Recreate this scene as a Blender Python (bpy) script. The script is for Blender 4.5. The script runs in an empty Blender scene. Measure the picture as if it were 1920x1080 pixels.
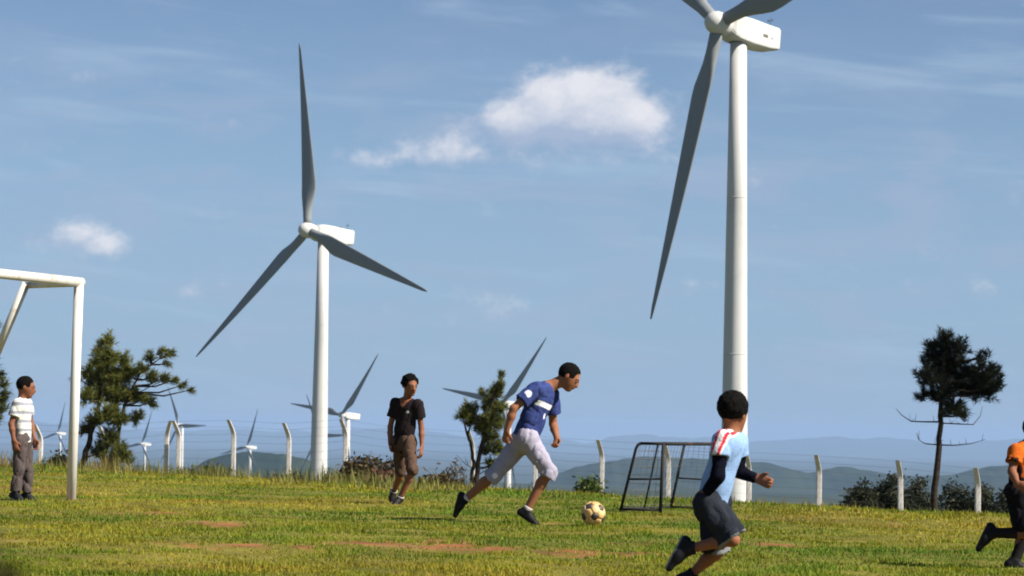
import bpy, bmesh, math, random
import numpy as np
from mathutils import Vector, Matrix

random.seed(7)
RNG = np.random.default_rng(7)
SC = bpy.context.scene
COL = SC.collection
R = math.radians

# ------------------------------------------------------------------ camera
FPX = 4533.0                    # focal length in pixels of the 1920 px wide photograph
CAMZ = 0.88
PITCH = math.atan((805 - 540) / FPX)
ROLL = R(0.9)
_F = Vector((0, math.cos(PITCH), math.sin(PITCH)))
_U0 = Vector((0, -math.sin(PITCH), math.cos(PITCH)))
_R0 = Vector((1, 0, 0))
_R = _R0 * math.cos(ROLL) + _U0 * math.sin(ROLL)
_U = _U0 * math.cos(ROLL) - _R0 * math.sin(ROLL)
CAM = Vector((0, 0, CAMZ))
cd = bpy.data.cameras.new('camera')
cd.sensor_width = 36.0
cd.lens = FPX / 1920 * 36.0
cd.clip_start = 0.05
cd.clip_end = 120000
cd.dof.use_dof = True
cd.dof.focus_distance = 22.5
cd.dof.aperture_fstop = 8.0
co = bpy.data.objects.new('camera', cd)
COL.objects.link(co)
co.matrix_world = Matrix(((_R.x, _U.x, -_F.x, CAM.x), (_R.y, _U.y, -_F.y, CAM.y),
                          (_R.z, _U.z, -_F.z, CAM.z), (0, 0, 0, 1)))
SC.camera = co

# ------------------------------------------------------------------ sun, sky, exposure
SUN_EL, SUN_BACK = R(42), R(22)      # from the right, a little behind the camera
SUN = Vector((math.cos(SUN_EL) * math.cos(SUN_BACK), -math.cos(SUN_EL) * math.sin(SUN_BACK), math.sin(SUN_EL)))
ld = bpy.data.lights.new('sun', 'SUN')
ld.energy = 5.0
ld.angle = R(0.53)
ld.color = (1.0, 0.93, 0.82)
lo = bpy.data.objects.new('sun', ld)
COL.objects.link(lo)
lo.rotation_euler = SUN.to_track_quat('Z', 'Y').to_euler()
lo.location = (20, -15, 30)

SC.view_settings.view_transform = 'Standard'
SC.view_settings.look = 'None'
SC.view_settings.exposure = 1.0
SC.view_settings.gamma = 1.0
SC.view_settings.use_curve_mapping = False
SC.cycles.use_denoising = True
SC.cycles.max_bounces = 6
SC.cycles.diffuse_bounces = 3
SC.cycles.volume_bounces = 1
SC.cycles.transparent_max_bounces = 6
SC.cycles.filter_width = 1.9


class NT:
    """small helper for node trees"""
    def __init__(s, tree):
        s.t = tree
        s.n = tree.nodes
        s.l = tree.links

    def new(s, kind, **kw):
        n = s.n.new(kind)
        for k, v in kw.items():
            setattr(n, k, v)
        return n

    def put(s, sock, v):
        if isinstance(v, bpy.types.NodeSocket):
            s.l.new(v, sock)
        elif v is not None:
            sock.default_value = v

    def math(s, op, a, b=None, c=None, clamp=False):
        n = s.new('ShaderNodeMath', operation=op, use_clamp=clamp)
        s.put(n.inputs[0], a)
        if b is not None:
            s.put(n.inputs[1], b)
        if c is not None:
            s.put(n.inputs[2], c)
        return n.outputs[0]

    def mix(s, f, a, b, kind='MIX'):
        n = s.new('ShaderNodeMix', data_type='RGBA', blend_type=kind)
        s.put(n.inputs[0], f)
        s.put(n.inputs[6], a if isinstance(a, bpy.types.NodeSocket) else (*a[:3], 1))
        s.put(n.inputs[7], b if isinstance(b, bpy.types.NodeSocket) else (*b[:3], 1))
        return n.outputs[2]

    def noise(s, vec, scale, detail=4, rough=0.55, dist=0.0):
        n = s.new('ShaderNodeTexNoise')
        if vec is not None:
            s.l.new(vec, n.inputs['Vector'])
        n.inputs['Scale'].default_value = scale
        n.inputs['Detail'].default_value = detail
        n.inputs['Roughness'].default_value = rough
        n.inputs['Distortion'].default_value = dist
        return n.outputs[0]

    def step(s, v, lo, hi, a=0.0, b=1.0, smooth=True):
        n = s.new('ShaderNodeMapRange')
        n.interpolation_type = 'SMOOTHSTEP' if smooth else 'LINEAR'
        s.put(n.inputs[0], v)
        n.inputs[1].default_value, n.inputs[2].default_value = lo, hi
        n.inputs[3].default_value, n.inputs[4].default_value = a, b
        return n.outputs[0]


def build_world():
    w = bpy.data.worlds.new('World')
    SC.world = w
    w.use_nodes = True
    t = NT(w.node_tree)
    t.n.clear()
    out = t.new('ShaderNodeOutputWorld')
    bg = t.new('ShaderNodeBackground')
    bg.inputs[1].default_value = 0.05
    sky = t.new('ShaderNodeTexSky')
    sky.sky_type = 'NISHITA'
    sky.sun_disc = False
    sky.sun_elevation = SUN_EL
    sky.sun_rotation = math.atan2(SUN.x, SUN.y)
    sky.altitude = 1400
    sky.air_density = 0.85
    sky.dust_density = 0.3
    sky.ozone_density = 2.2
    geo = t.new('ShaderNodeTexCoord')
    sep = t.new('ShaderNodeSeparateXYZ')
    t.l.new(geo.outputs['Generated'], sep.inputs[0])
    x, y, z = sep.outputs
    az = t.math('ARCTAN2', x, y)
    el = t.math('ARCSINE', z)

    def blob(u, v, cu, cv, ru, rv, amp):
        a = t.math('DIVIDE', t.math('SUBTRACT', u, cu), ru)
        b = t.math('DIVIDE', t.math('SUBTRACT', v, cv), rv)
        q = t.math('ADD', t.math('MULTIPLY', a, a), t.math('MULTIPLY', b, b))
        return t.math('MULTIPLY', t.math('POWER', 2.718, t.math('MULTIPLY', q, -1.0)), amp)

    def ang(px, py):
        d = (_F + _R * ((px - 960) / FPX) + _U * ((540 - py) / FPX)).normalized()
        return math.atan2(d.x, d.y), math.asin(d.z)

    k = 1 / FPX
    # cumulus clouds: where they stand in the sky (azimuth, height), their size and weight
    puffs = [(1085, 172, 62, 44, .74), (1010, 195, 58, 40, .60), (1175, 205, 62, 46, .66), (960, 228, 50, 30, .46), (1090, 232, 95, 34, .50), (1200, 240, 40, 34, .35),
             (790, 282, 80, 24, .34), (710, 302, 70, 14, .26), (890, 268, 80, 24, .36), (1040, 298, 150, 16, .26),
             (152, 440, 34, 30, .50), (200, 455, 30, 28, .46), (935, 575, 80, 26, .25), (1720, 540, 150, 30, .20),
             (340, 545, 70, 22, .20), (40, 480, 60, 24, .2), (1290, 540, 60, 22, .18)]

    def density(u, v):
        vec = t.new('ShaderNodeCombineXYZ')
        t.put(vec.inputs[0], u)
        t.put(vec.inputs[1], t.math('MULTIPLY', v, 1.35))
        vec.inputs[2].default_value = 3.7
        n = t.noise(vec.outputs[0], 56.0, 10, 0.64, 0.1)
        tot = None
        for (px, py, rx, ry, a) in puffs:
            c = ang(px, py)
            b = blob(u, v, c[0], c[1], rx * k * 1.3, ry * k * 1.3, a)
            tot = b if tot is None else t.math('ADD', tot, b)
        # the rest of the sky carries the same kind of scattered cloud
        far = t.noise(vec.outputs[0], 5.0, 3, 0.5)
        sky_rest = t.step(far, 0.66, 0.80, 0.0, 0.45)
        tot = t.math('ADD', tot, t.math('MULTIPLY', sky_rest, t.step(t.math('ABSOLUTE', u), 0.24, 0.40)))
        s_ = t.math('ADD', tot, t.math('MULTIPLY', t.math('SUBTRACT', n, 0.5), 1.25))
        return s_

    d0 = density(az, el)
    d1 = density(t.math('ADD', az, 16 * k), t.math('ADD', el, 34 * k))
    alpha = t.step(d0, 0.13, 0.76, 0.0, 0.93)
    lit = t.step(t.math('SUBTRACT', d0, d1), -0.42, 0.62, 0.0, 1.0, False)
    # thin high streaks
    vec = t.new('ShaderNodeCombineXYZ')
    t.put(vec.inputs[0], az)
    t.put(vec.inputs[1], t.math('ADD', t.math('MULTIPLY', el, 8.0), t.math('MULTIPLY', az, 0.6)))
    st = t.noise(vec.outputs[0], 9.0, 5, 0.55, 0.4)
    c = ang(1800, 150)
    st = t.math('ADD', st, blob(az, el, c[0], c[1], 330 * k, 60 * k, .13))
    streak = t.step(st, 0.50, 0.78, 0.0, 0.42)
    # the low air: the sky pales evenly towards the horizon all round
    base = sky.outputs[0]
    pale = t.step(el, 0.0, 0.22, 0.85, 0.0)
    veil = t.mix(pale, base, (2.7, 4.2, 6.15))
    veil = t.mix(streak, veil, (4.6, 6.1, 7.8))
    # broad soft lavender bands low in the sky
    vb = t.new('ShaderNodeCombineXYZ')
    t.put(vb.inputs[0], az)
    t.put(vb.inputs[1], t.math('MULTIPLY', el, 3.4))
    vb.inputs[2].default_value = 1.3
    bn_ = t.noise(vb.outputs[0], 17.0, 6, 0.55, 0.6)
    band = t.math('MULTIPLY', t.step(bn_, 0.42, 0.70, 0.0, 0.55), t.step(el, 0.10, 0.17, 1.0, 0.25))
    veil = t.mix(band, veil, (3.75, 4.6, 6.3))
    ccol = t.mix(lit, (4.0, 4.9, 6.6), (8.4, 8.4, 8.9))
    fin = t.mix(alpha, veil, ccol)
    t.l.new(fin, bg.inputs[0])
    t.l.new(bg.outputs[0], out.inputs[0])


build_world()

# ------------------------------------------------------------------ geometry of the place
_EDGE_T = np.array([-1e6, 0, 4, 20, 60, 300, 520, 1250, 2300, 2700, 3200, 6000, 60000], float)
_EDGE_D = np.array([0, 0, .16, 1.38, 3.6, 12.5, 23.0, 60.0, 76.0, 94.0, 98.0, 185.0, 330.0], float)


def vn2(x, y, seed=0):
    """smooth 2-D value noise in [0,1]"""
    rg = np.random.default_rng(seed)
    L = rg.random((64, 64))
    x = np.asarray(x, float)
    y = np.asarray(y, float)
    xi, yi = np.floor(x).astype(int), np.floor(y).astype(int)
    fx, fy = x - xi, y - yi
    fx, fy = fx * fx * (3 - 2 * fx), fy * fy * (3 - 2 * fy)
    a, b = L[xi % 64, yi % 64], L[(xi + 1) % 64, yi % 64]
    c, d = L[xi % 64, (yi + 1) % 64], L[(xi + 1) % 64, (yi + 1) % 64]
    return (a * (1 - fx) + b * fx) * (1 - fy) + (c * (1 - fx) + d * fx) * fy


def edge_t(x, y):
    return (y + 0.95 * x - 36.0) / 1.38


def gz(x, y):
    x = np.asarray(x, float)
    y = np.asarray(y, float)
    t = edge_t(x, y) + 1.2 * (vn2(x * .25, y * .25, 3) - .5)
    yy = np.clip(y, -60, 60)
    xx = np.clip(x, -40, 40)
    z = -0.012 * xx - 0.003 * (yy - 22)
    z = z - np.interp(t, _EDGE_T, _EDGE_D)
    near = np.clip(1 - np.maximum(t, 0) / 400, 0, 1)
    z = z + near * (0.05 * (vn2(x * .7, y * .7, 1) - .5) + 0.02 * (vn2(x * 2.3, y * 2.3, 2) - .5))
    far = np.clip((t - 60) / 900, 0, 1)
    z = z + far * (10 * (vn2(x / 260, y / 260, 5) - .6) + 3 * (vn2(x / 70, y / 70, 6) - .5))
    return z


def gzf(x, y):
    return float(gz(np.array([x]), np.array([y]))[0])


def ray(px, py):
    return _F + _R * ((px - 960) / FPX) + _U * ((540 - py) / FPX)


def at(px, py, d):
    r = ray(px, py)
    return CAM + r * (d / r.y)


def hit(px, py):
    """the point of the field that is seen at a pixel of the photograph"""
    r = ray(px, py)
    r = r / r.y
    lo_, hi_ = 3.0, 60.0
    d = 3.0
    while d < 70:
        p = CAM + r * d
        if p.z < gzf(p.x, p.y):
            break
        d += 0.25
    return CAM + r * d


# ------------------------------------------------------------------ materials
MATS = {}


def mat(name, col, rough=0.6, col2=None, scale=8.0, bump=0.0, bscale=40.0, metal=0.0, spec=0.5, attr=None,
        detail=4, vary=0.0, translucent=0.0, lo=0.35, hi=0.65):
    if name in MATS:
        return MATS[name]
    m = bpy.data.materials.new(name)
    m.use_nodes = True
    t = NT(m.node_tree)
    b = t.n['Principled BSDF']
    out = t.n['Material Output']
    tc = t.new('ShaderNodeTexCoord')
    vec = tc.outputs['Object']
    if attr:
        a = t.new('ShaderNodeAttribute', attribute_name=attr)
        c = a.outputs['Color']
        if vary:
            n = t.noise(vec, scale, detail)
            c = t.mix(1.0, c, t.mix(n, (1 - vary,) * 3, (1 + vary,) * 3), 'MULTIPLY')
        t.l.new(c, b.inputs['Base Color'])
    elif col2:
        n = t.noise(vec, scale, detail)
        c = t.mix(t.step(n, lo, hi), col, col2)
        t.l.new(c, b.inputs['Base Color'])
    else:
        c = None
        b.inputs['Base Color'].default_value = (*col, 1)
    b.inputs['Roughness'].default_value = rough
    b.inputs['Metallic'].default_value = metal
    b.inputs['Specular IOR Level'].default_value = spec
    if bump:
        bn = t.new('ShaderNodeBump')
        bn.inputs['Strength'].default_value = bump
        bn.inputs['Distance'].default_value = 0.02
        t.l.new(t.noise(vec, bscale, 5), bn.inputs['Height'])
        t.l.new(bn.outputs[0], b.inputs['Normal'])
    if translucent:
        tr = t.new('ShaderNodeBsdfTranslucent')
        if c is not None:
            t.l.new(c, tr.inputs[0])
        else:
            tr.inputs[0].default_value = (*col, 1)
        mx = t.new('ShaderNodeMixShader')
        mx.inputs[0].default_value = translucent
        t.l.new(b.outputs[0], mx.inputs[1])
        t.l.new(tr.outputs[0], mx.inputs[2])
        t.l.new(mx.outputs[0], out.inputs[0])
    MATS[name] = m
    return m


# ------------------------------------------------------------------ object helpers
def mesh_np(name, V, F=None, quads=None, tris=None, smooth=True):
    """mesh from numpy arrays: any mix of quads (n,4) and tris (m,3)"""
    me = bpy.data.meshes.new(name)
    V = np.asarray(V, np.float32)
    loops, starts, n = [], [], 0
    if quads is not None and len(quads):
        q = np.asarray(quads, np.int32)
        loops.append(q.ravel())
        starts.append(np.arange(len(q)) * 4)
        n = len(q) * 4
    if tris is not None and len(tris):
        q = np.asarray(tris, np.int32)
        loops.append(q.ravel())
        starts.append(n + np.arange(len(q)) * 3)
    loops = np.concatenate(loops)
    starts = np.concatenate(starts).astype(np.int32)
    me.vertices.add(len(V))
    me.vertices.foreach_set('co', V.ravel())
    me.loops.add(len(loops))
    me.loops.foreach_set('vertex_index', loops)
    me.polygons.add(len(starts))
    me.polygons.foreach_set('loop_start', starts)
    me.polygons.foreach_set('use_smooth', np.full(len(starts), smooth))
    me.update(calc_edges=True)
    me.validate()
    return me


def colour_attr(me, name, cols):
    a = me.attributes.new(name, 'FLOAT_COLOR', 'POINT')
    c = np.ones((len(me.vertices), 4), np.float32)
    c[:, :3] = cols
    a.data.foreach_set('color', c.ravel())


def link(name, me, m=None, parent=None, loc=None):
    o = bpy.data.objects.new(name, me)
    COL.objects.link(o)
    if m is not None and me is not None and not me.materials:
        me.materials.append(m)
    if parent is not None:
        o.parent = parent
    if loc is not None:
        o.location = loc
    return o


def tag(o, label=None, cat=None, group=None, kind=None):
    if label:
        o['label'] = label
    if cat:
        o['category'] = cat
    if group:
        o['group'] = group
    if kind:
        o['kind'] = kind
    return o


def thing(name, label, cat, loc, group=None):
    o = bpy.data.objects.new(name, None)
    o.empty_display_size = 0.3
    COL.objects.link(o)
    o.location = loc
    return tag(o, label, cat, group)


class MB:
    """collects simple shapes into one mesh"""
    def __init__(s):
        s.bm = bmesh.new()

    def tube(s, pts, rad, seg=8, cap=True):
        pts = [Vector(p) for p in pts]
        if not hasattr(rad, '__len__'):
            rad = [rad] * len(pts)
        rings = []
        prev = None
        for i, p in enumerate(pts):
            a = pts[max(i - 1, 0)]
            b = pts[min(i + 1, len(pts) - 1)]
            d = (b - a).normalized()
            if prev is None:
                u = d.orthogonal().normalized()
            else:
                u = (prev - d * prev.dot(d)).normalized()
            prev = u
            w = d.cross(u)
            rings.append([s.bm.verts.new(p + (u * math.cos(2 * math.pi * k / seg) + w * math.sin(2 * math.pi * k / seg)) * rad[i])
                          for k in range(seg)])
        for a, b in zip(rings, rings[1:]):
            for k in range(seg):
                f = s.bm.faces.new((a[k], a[(k + 1) % seg], b[(k + 1) % seg], b[k]))
                f.smooth = True
        if cap:
            s.bm.faces.new(list(reversed(rings[0])))
            s.bm.faces.new(rings[-1])
        return s

    def loft(s, rings, cap=True, smooth=True):
        rr = [[s.bm.verts.new(p) for p in r] for r in rings]
        n = len(rr[0])
        for a, b in zip(rr, rr[1:]):
            for k in range(n):
                f = s.bm.faces.new((a[k], a[(k + 1) % n], b[(k + 1) % n], b[k]))
                f.smooth = smooth
        if cap:
            s.bm.faces.new(list(reversed(rr[0])))
            s.bm.faces.new(rr[-1])
        return s

    def box(s, lo_, hi_, bevel=0.0):
        r = bmesh.ops.create_cube(s.bm, size=1.0)
        vs = r['verts']
        for v in vs:
            v.co = Vector([(lo_[i] + hi_[i]) / 2 + v.co[i] * (hi_[i] - lo_[i]) for i in range(3)])
        if bevel:
            es = list({e for v in vs for e in v.link_edges})
            bmesh.ops.bevel(s.bm, geom=es, offset=bevel, segments=2, affect='EDGES', profile=0.6)
        return s

    def mesh(s, name):
        bmesh.ops.recalc_face_normals(s.bm, faces=s.bm.faces)
        me = bpy.data.meshes.new(name)
        s.bm.to_mesh(me)
        s.bm.free()
        return me

    def build(s, name, m, parent=None, loc=None):
        return link(name, s.mesh(name), m, parent, loc)


# ------------------------------------------------------------------ ground
SOIL_PX = [(410, 970, .75, .9), (440, 985, .4, .5), (500, 1024, .6, .5), (690, 1020, .7, .5), (800, 1031, .85, .55), (860, 1012, .4, .5),
           (1200, 1018, .9, .5), (1140, 1043, .55, .45), (1255, 1047, .35, .4), (1560, 1031, .95, .5), (1480, 1024, .4, .4),
           (70, 915, .7, 1.6), (150, 938, .5, .6), (330, 962, .5, .6)]
SOIL = []
for (px_, py_, a_, b_) in SOIL_PX:
    p_ = hit(px_, py_)
    SOIL.append((p_.x, p_.y, a_, b_))


def soil(x, y):
    """0 grass .. 1 bare red earth"""
    m = np.zeros_like(np.asarray(x, float))
    for (cx, cy, a, b) in SOIL:
        q = ((x - cx) / a) ** 2 + ((y - cy) / b) ** 2
        m = np.maximum(m, np.exp(-q))
    n = vn2(x * 1.9, y * 1.9, 11) * .45 + vn2(x * 9.1, y * 6.1, 12) * .55
    big = vn2(x * .35, y * .5, 13)
    v = m * .68 + (n - .5) * 1.6 + np.clip(big - .66, 0, 1) * .5 - .16
    return np.clip((v - .26) / .55, 0, 1)


def build_ground():
    fine = np.arange(-18, 18.01, .15)
    coarse = np.concatenate([np.arange(-180, -18, 3.0), fine, np.arange(21, 180, 3.0)])
    th = np.radians(coarse)
    rr = [1.0]
    while rr[-1] < 60:
        rr.append(rr[-1] * (1.0055 if rr[-1] > 9 else 1.04))
    while rr[-1] < 46000:
        rr.append(rr[-1] * 1.035)
    rr = np.array(rr)
    T, Q = np.meshgrid(th, rr)
    X, Y = Q * np.sin(T), Q * np.cos(T)
    Z = gz(X, Y)
    V = np.stack([X, Y, Z], -1).reshape(-1, 3)
    n, k = len(rr), len(th)
    I = np.arange(n * k).reshape(n, k)
    I2 = np.concatenate([I, I[:, :1]], 1)
    quads = np.stack([I2[:-1, :-1], I2[:-1, 1:], I2[1:, 1:], I2[1:, :-1]], -1).reshape(-1, 4)[:, ::-1]
    V = np.concatenate([V, [[0, 0, gzf(0, 0)]]])
    tris = np.stack([np.full(k, n * k), I2[0, 1:], I2[0, :-1]], -1)[:, ::-1]
    me = mesh_np('ground', V, quads=quads, tris=tris)
    x, y = V[:, 0], V[:, 1]
    s = soil(x, y)[:, None]
    n1 = vn2(x * .9, y * .9, 21)[:, None]
    n2 = vn2(x * 3.3, y * 3.3, 22)[:, None]
    thatch = np.array([.13, .135, .022]) * (1 - n1) + np.array([.20, .165, .035]) * n1
    thatch = thatch * (.55 + .45 * n2)
    n3 = vn2(x * 14, y * 9, 25)[:, None]
    earth = (np.array([.24, .075, .028]) * (1 - n3) + np.array([.15, .085, .045]) * n3) * (.6 + .8 * n2)
    c = thatch * (1 - s) + earth * s
    t = edge_t(x, y)[:, None]
    w = np.clip((t - 8) / 60, 0, 1)
    nf = vn2(x / 30, y / 30, 23)[:, None]
    scrub = np.array([.055, .075, .025]) * (1 - nf) + np.array([.12, .11, .05]) * nf
    c = c * (1 - w) + scrub * w
    w = np.clip((t - 900) / 1500, 0, 1)
    nf = vn2(x / 400, y / 400, 24)[:, None]
    wood = np.array([.014, .026, .014]) * (1 - nf) + np.array([.034, .042, .020]) * nf
    c = c * (1 - w) + wood * w
    colour_attr(me, 'place', c)
    m = mat('field_ground', None, rough=.95, attr='place', vary=.35, scale=14, bump=.5, bscale=30, spec=.1)
    o = link('ground', me, m)
    tag(o, kind='structure')


build_ground()


# ------------------------------------------------------------------ hills far off
def ridge(name, D, pts, depth, m, amp, base=-340.0, n=420, seed=1):
    xs = np.array([p[0] for p in pts], float)
    ys = np.array([p[1] for p in pts], float)
    u = np.linspace(xs[0], xs[-1], n)
    # smooth silhouette through the points
    v = np.interp(u, xs, ys)
    ker = np.hanning(13)
    ker /= ker.sum()
    v = np.convolve(np.pad(v, 6, mode='edge'), ker, 'valid')
    v = v + (5.0 if D < 20000 else 11.0) * (vn2(u / 46, u * 0 + seed, 70) - .5) + 2.2 * (vn2(u / 13, u * 0 + seed, 71) - .5) + (6 if D < 20000 else -9)
    crest = np.array([list(at(a, b, D)) for a, b in zip(u, v)])
    J = np.linspace(-1, 1, 61)
    X = np.repeat(crest[:, 0][:, None], 61, 1)
    Y = D + J[None, :] * depth + 0 * X
    prof = np.cos(np.clip(np.abs(J), 0, 1) * math.pi / 2) ** 1.3
    Z = base + (crest[:, 2][:, None] - base) * prof[None, :]
    nz = (vn2(X / (depth * .18), Y / (depth * .18), seed) - .5) + .5 * (vn2(X / (depth * .06), Y / (depth * .06), seed + 1) - .5)
    Z = Z + amp * nz * (0.35 + 1.3 * np.abs(J)[None, :])
    V = np.stack([X, Y, Z], -1).reshape(-1, 3)
    I = np.arange(n * 61).reshape(n, 61)
    quads = np.stack([I[:-1, :-1], I[1:, :-1], I[1:, 1:], I[:-1, 1:]], -1).reshape(-1, 4)
    o = link(name, mesh_np(name, V, quads=quads), m)
    tag(o, kind='structure')
    return o


wooded = mat('wooded_slope', (.010, .020, .012), rough=1, col2=(.024, .034, .016), scale=.012, spec=0, detail=6)
ridge('hill', 3700, [(290, 925), (330, 895), (355, 872), (385, 855), (425, 846), (470, 841), (530, 843), (570, 851), (610, 866), (650, 888), (700, 920)],
      420, wooded, 8, seed=31)
ridge('hill', 6000, [(940, 925), (1010, 892), (1070, 872), (1130, 858), (1200, 850), (1290, 853), (1380, 862), (1440, 864), (1480, 874), (1515, 884), (1550, 874),
                     (1590, 867), (1630, 874), (1680, 888), (1730, 892), (1780, 885), (1830, 876), (1880, 868), (1930, 862), (2010, 860), (2100, 890), (2180, 925)],
      850, wooded, 18, seed=41)
ridge('hill', 5600, [(-200, 905), (-80, 880), (0, 868), (60, 876), (110, 884), (180, 872), (240, 866), (300, 874), (360, 890), (430, 920)],
      900, wooded, 18, seed=51)
ridge('mountain_ridge', 30000, [(-260, 800), (-100, 806), (60, 800), (200, 808), (330, 815), (450, 811), (580, 818), (700, 812), (800, 820), (900, 826), (1010, 830), (1090, 838), (1160, 829), (1230, 824), (1310, 832), (1400, 838), (1480, 834), (1560, 829),
                                (1640, 832), (1720, 839), (1800, 842), (1880, 836), (1960, 832), (2080, 850), (2200, 880)], 4200, wooded, 60, seed=61)

# ------------------------------------------------------------------ haze
hz = MB().box((-50000, -50000, -420), (50000, 50000, 125))
hm = bpy.data.materials.new('haze_air')
hm.use_nodes = True
ht = NT(hm.node_tree)
ht.n.remove(ht.n['Principled BSDF'])
pv = ht.new('ShaderNodeVolumePrincipled')
pv.inputs['Color'].default_value = (.36, .52, .80, 1)
pv.inputs['Density'].default_value = 0.00006
pv.inputs['Anisotropy'].default_value = 0.0
ht.l.new(pv.outputs[0], ht.n['Material Output'].inputs['Volume'])
tag(hz.build('haze', hm), 'pale blue haze lying over the far hills', 'haze', kind='stuff')


# ------------------------------------------------------------------ wind turbines
white_paint = mat('white_turbine_paint', (.50, .50, .49), rough=.6, spec=.1, col2=(.46, .46, .45), scale=.35, lo=.45, hi=.7)
def weathered(m, amount, sx, sz):
    """long rain streaks and faint grime on painted steel"""
    t = NT(m.node_tree)
    b = t.n['Principled BSDF']
    old = b.inputs['Base Color'].links[0].from_socket
    tc = t.new('ShaderNodeTexCoord')
    mp = t.new('ShaderNodeMapping')
    mp.inputs['Scale'].default_value = (sx, sx, sz)
    t.l.new(tc.outputs['Object'], mp.inputs[0])
    f = t.step(t.noise(mp.outputs[0], 1.0, 6, .62), .50, .78, 0.0, amount)
    t.l.new(t.mix(f, old, (.20, .18, .15)), b.inputs['Base Color'])


weathered(white_paint, .22, 1.6, .045)
dark_gap = mat('dark_vent', (.03, .03, .035), rough=.7)
vent_grey = mat('vent_grey', (.10, .095, .09), rough=.7)
shaded_blade_paint = mat('shaded_blade_paint', (.19, .205, .215), rough=.55, spec=.15)  # white blades greyed: the shade on their unlit faces is in the colour
PSI = R(44)           # the rotors face left and towards the camera
TILT = R(5.4)


def blade_mesh():
    L = 43.0
    rings = []
    N = 20
    for i in range(27):
        f = i / 26
        r = 1.0 + f * L
        if f < .05:
            ch, th = 1.9, 1.9
        else:
            g = min((f - .05) / .16, 1)
            g = g * g * (3 - 2 * g)
            full = 4.0 * (1 - (f - .21) / .79 * .87) if f > .21 else 4.0
            ch = 1.9 * (1 - g) + full * g
            th = 1.9 * (1 - g) + full * .22 * g
        if f > .985:
            ch *= .6
            th *= .6
        tw = R(14) * (1 - f) ** 1.6 + R(2)
        off = -1.2 * f ** 2                 # pre-bend away from the tower (towards -Y local = upwind)
        ring = []
        for k in range(N):
            a = 2 * math.pi * k / N
            cx, cy = math.cos(a), math.sin(a)
            g = min(max((f - .05) / .16, 0), 1)
            # section: round at the root, aerofoil further out
            px_ = cx * ch / 2
            py_ = cy * th / 2 * (1 - .45 * g * (cx * .5 + .5)) if g else cy * th / 2
            px_ += g * ch * .18
            x_ = px_ * math.cos(tw) - py_ * math.sin(tw)
            y_ = px_ * math.sin(tw) + py_ * math.cos(tw)
            ring.append((x_, y_ + off, r))
        rings.append(ring)
    return MB().loft(rings).mesh('blade')


BLADE = blade_mesh()
BLADE.materials.append(shaded_blade_paint)


def hub_mesh():
    rings = []
    # along local -Y (upwind) : nose
    for (yy, r) in [(1.7, 1.25), (1.5, 1.55), (.6, 1.72), (-.6, 1.70), (-1.3, 1.5), (-1.9, 1.1), (-2.25, .6), (-2.38, .12)]:
        rings.append([(r * math.cos(2 * math.pi * k / 24), yy, r * math.sin(2 * math.pi * k / 24)) for k in range(24)])
    mb = MB().loft(rings)
    return mb.mesh('hub')


HUB = hub_mesh()
HUB.materials.append(white_paint)


def nacelle_mesh():
    mb = MB()
    rings = []
    # sections along local +Y (downwind): y, half width, z bottom, z top, corner radius
    for (yy, hw, zb, zt, cr) in [(1.75, 1.25, -1.35, 1.25, 1.0), (2.3, 1.62, -1.62, 1.62, .7), (3.4, 1.75, -1.8, 1.85, .45), (6.0, 1.8, -1.9, 1.95, .4),
                                 (10.0, 1.8, -1.75, 1.9, .4), (12.2, 1.75, -1.45, 1.95, .4), (12.6, 1.6, -1.3, 1.85, .35)]:
        ring = []
        for (sx, sz, a0) in ((1, 1, 0), (-1, 1, 90), (-1, -1, 180), (1, -1, 270)):
            cx = sx * (hw - cr)
            cz = (zt - cr) if sz > 0 else (zb + cr)
            for j in range(4):
                a = R(a0 + 30 * j)
                ring.append((cx + cr * math.cos(a), yy, cz + cr * math.sin(a)))
        rings.append(ring)
    mb.loft(rings, smooth=False)
    return mb.mesh('nacelle')


NAC = nacelle_mesh()
NAC.materials.append(white_paint)
OVER = 4.7


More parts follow.
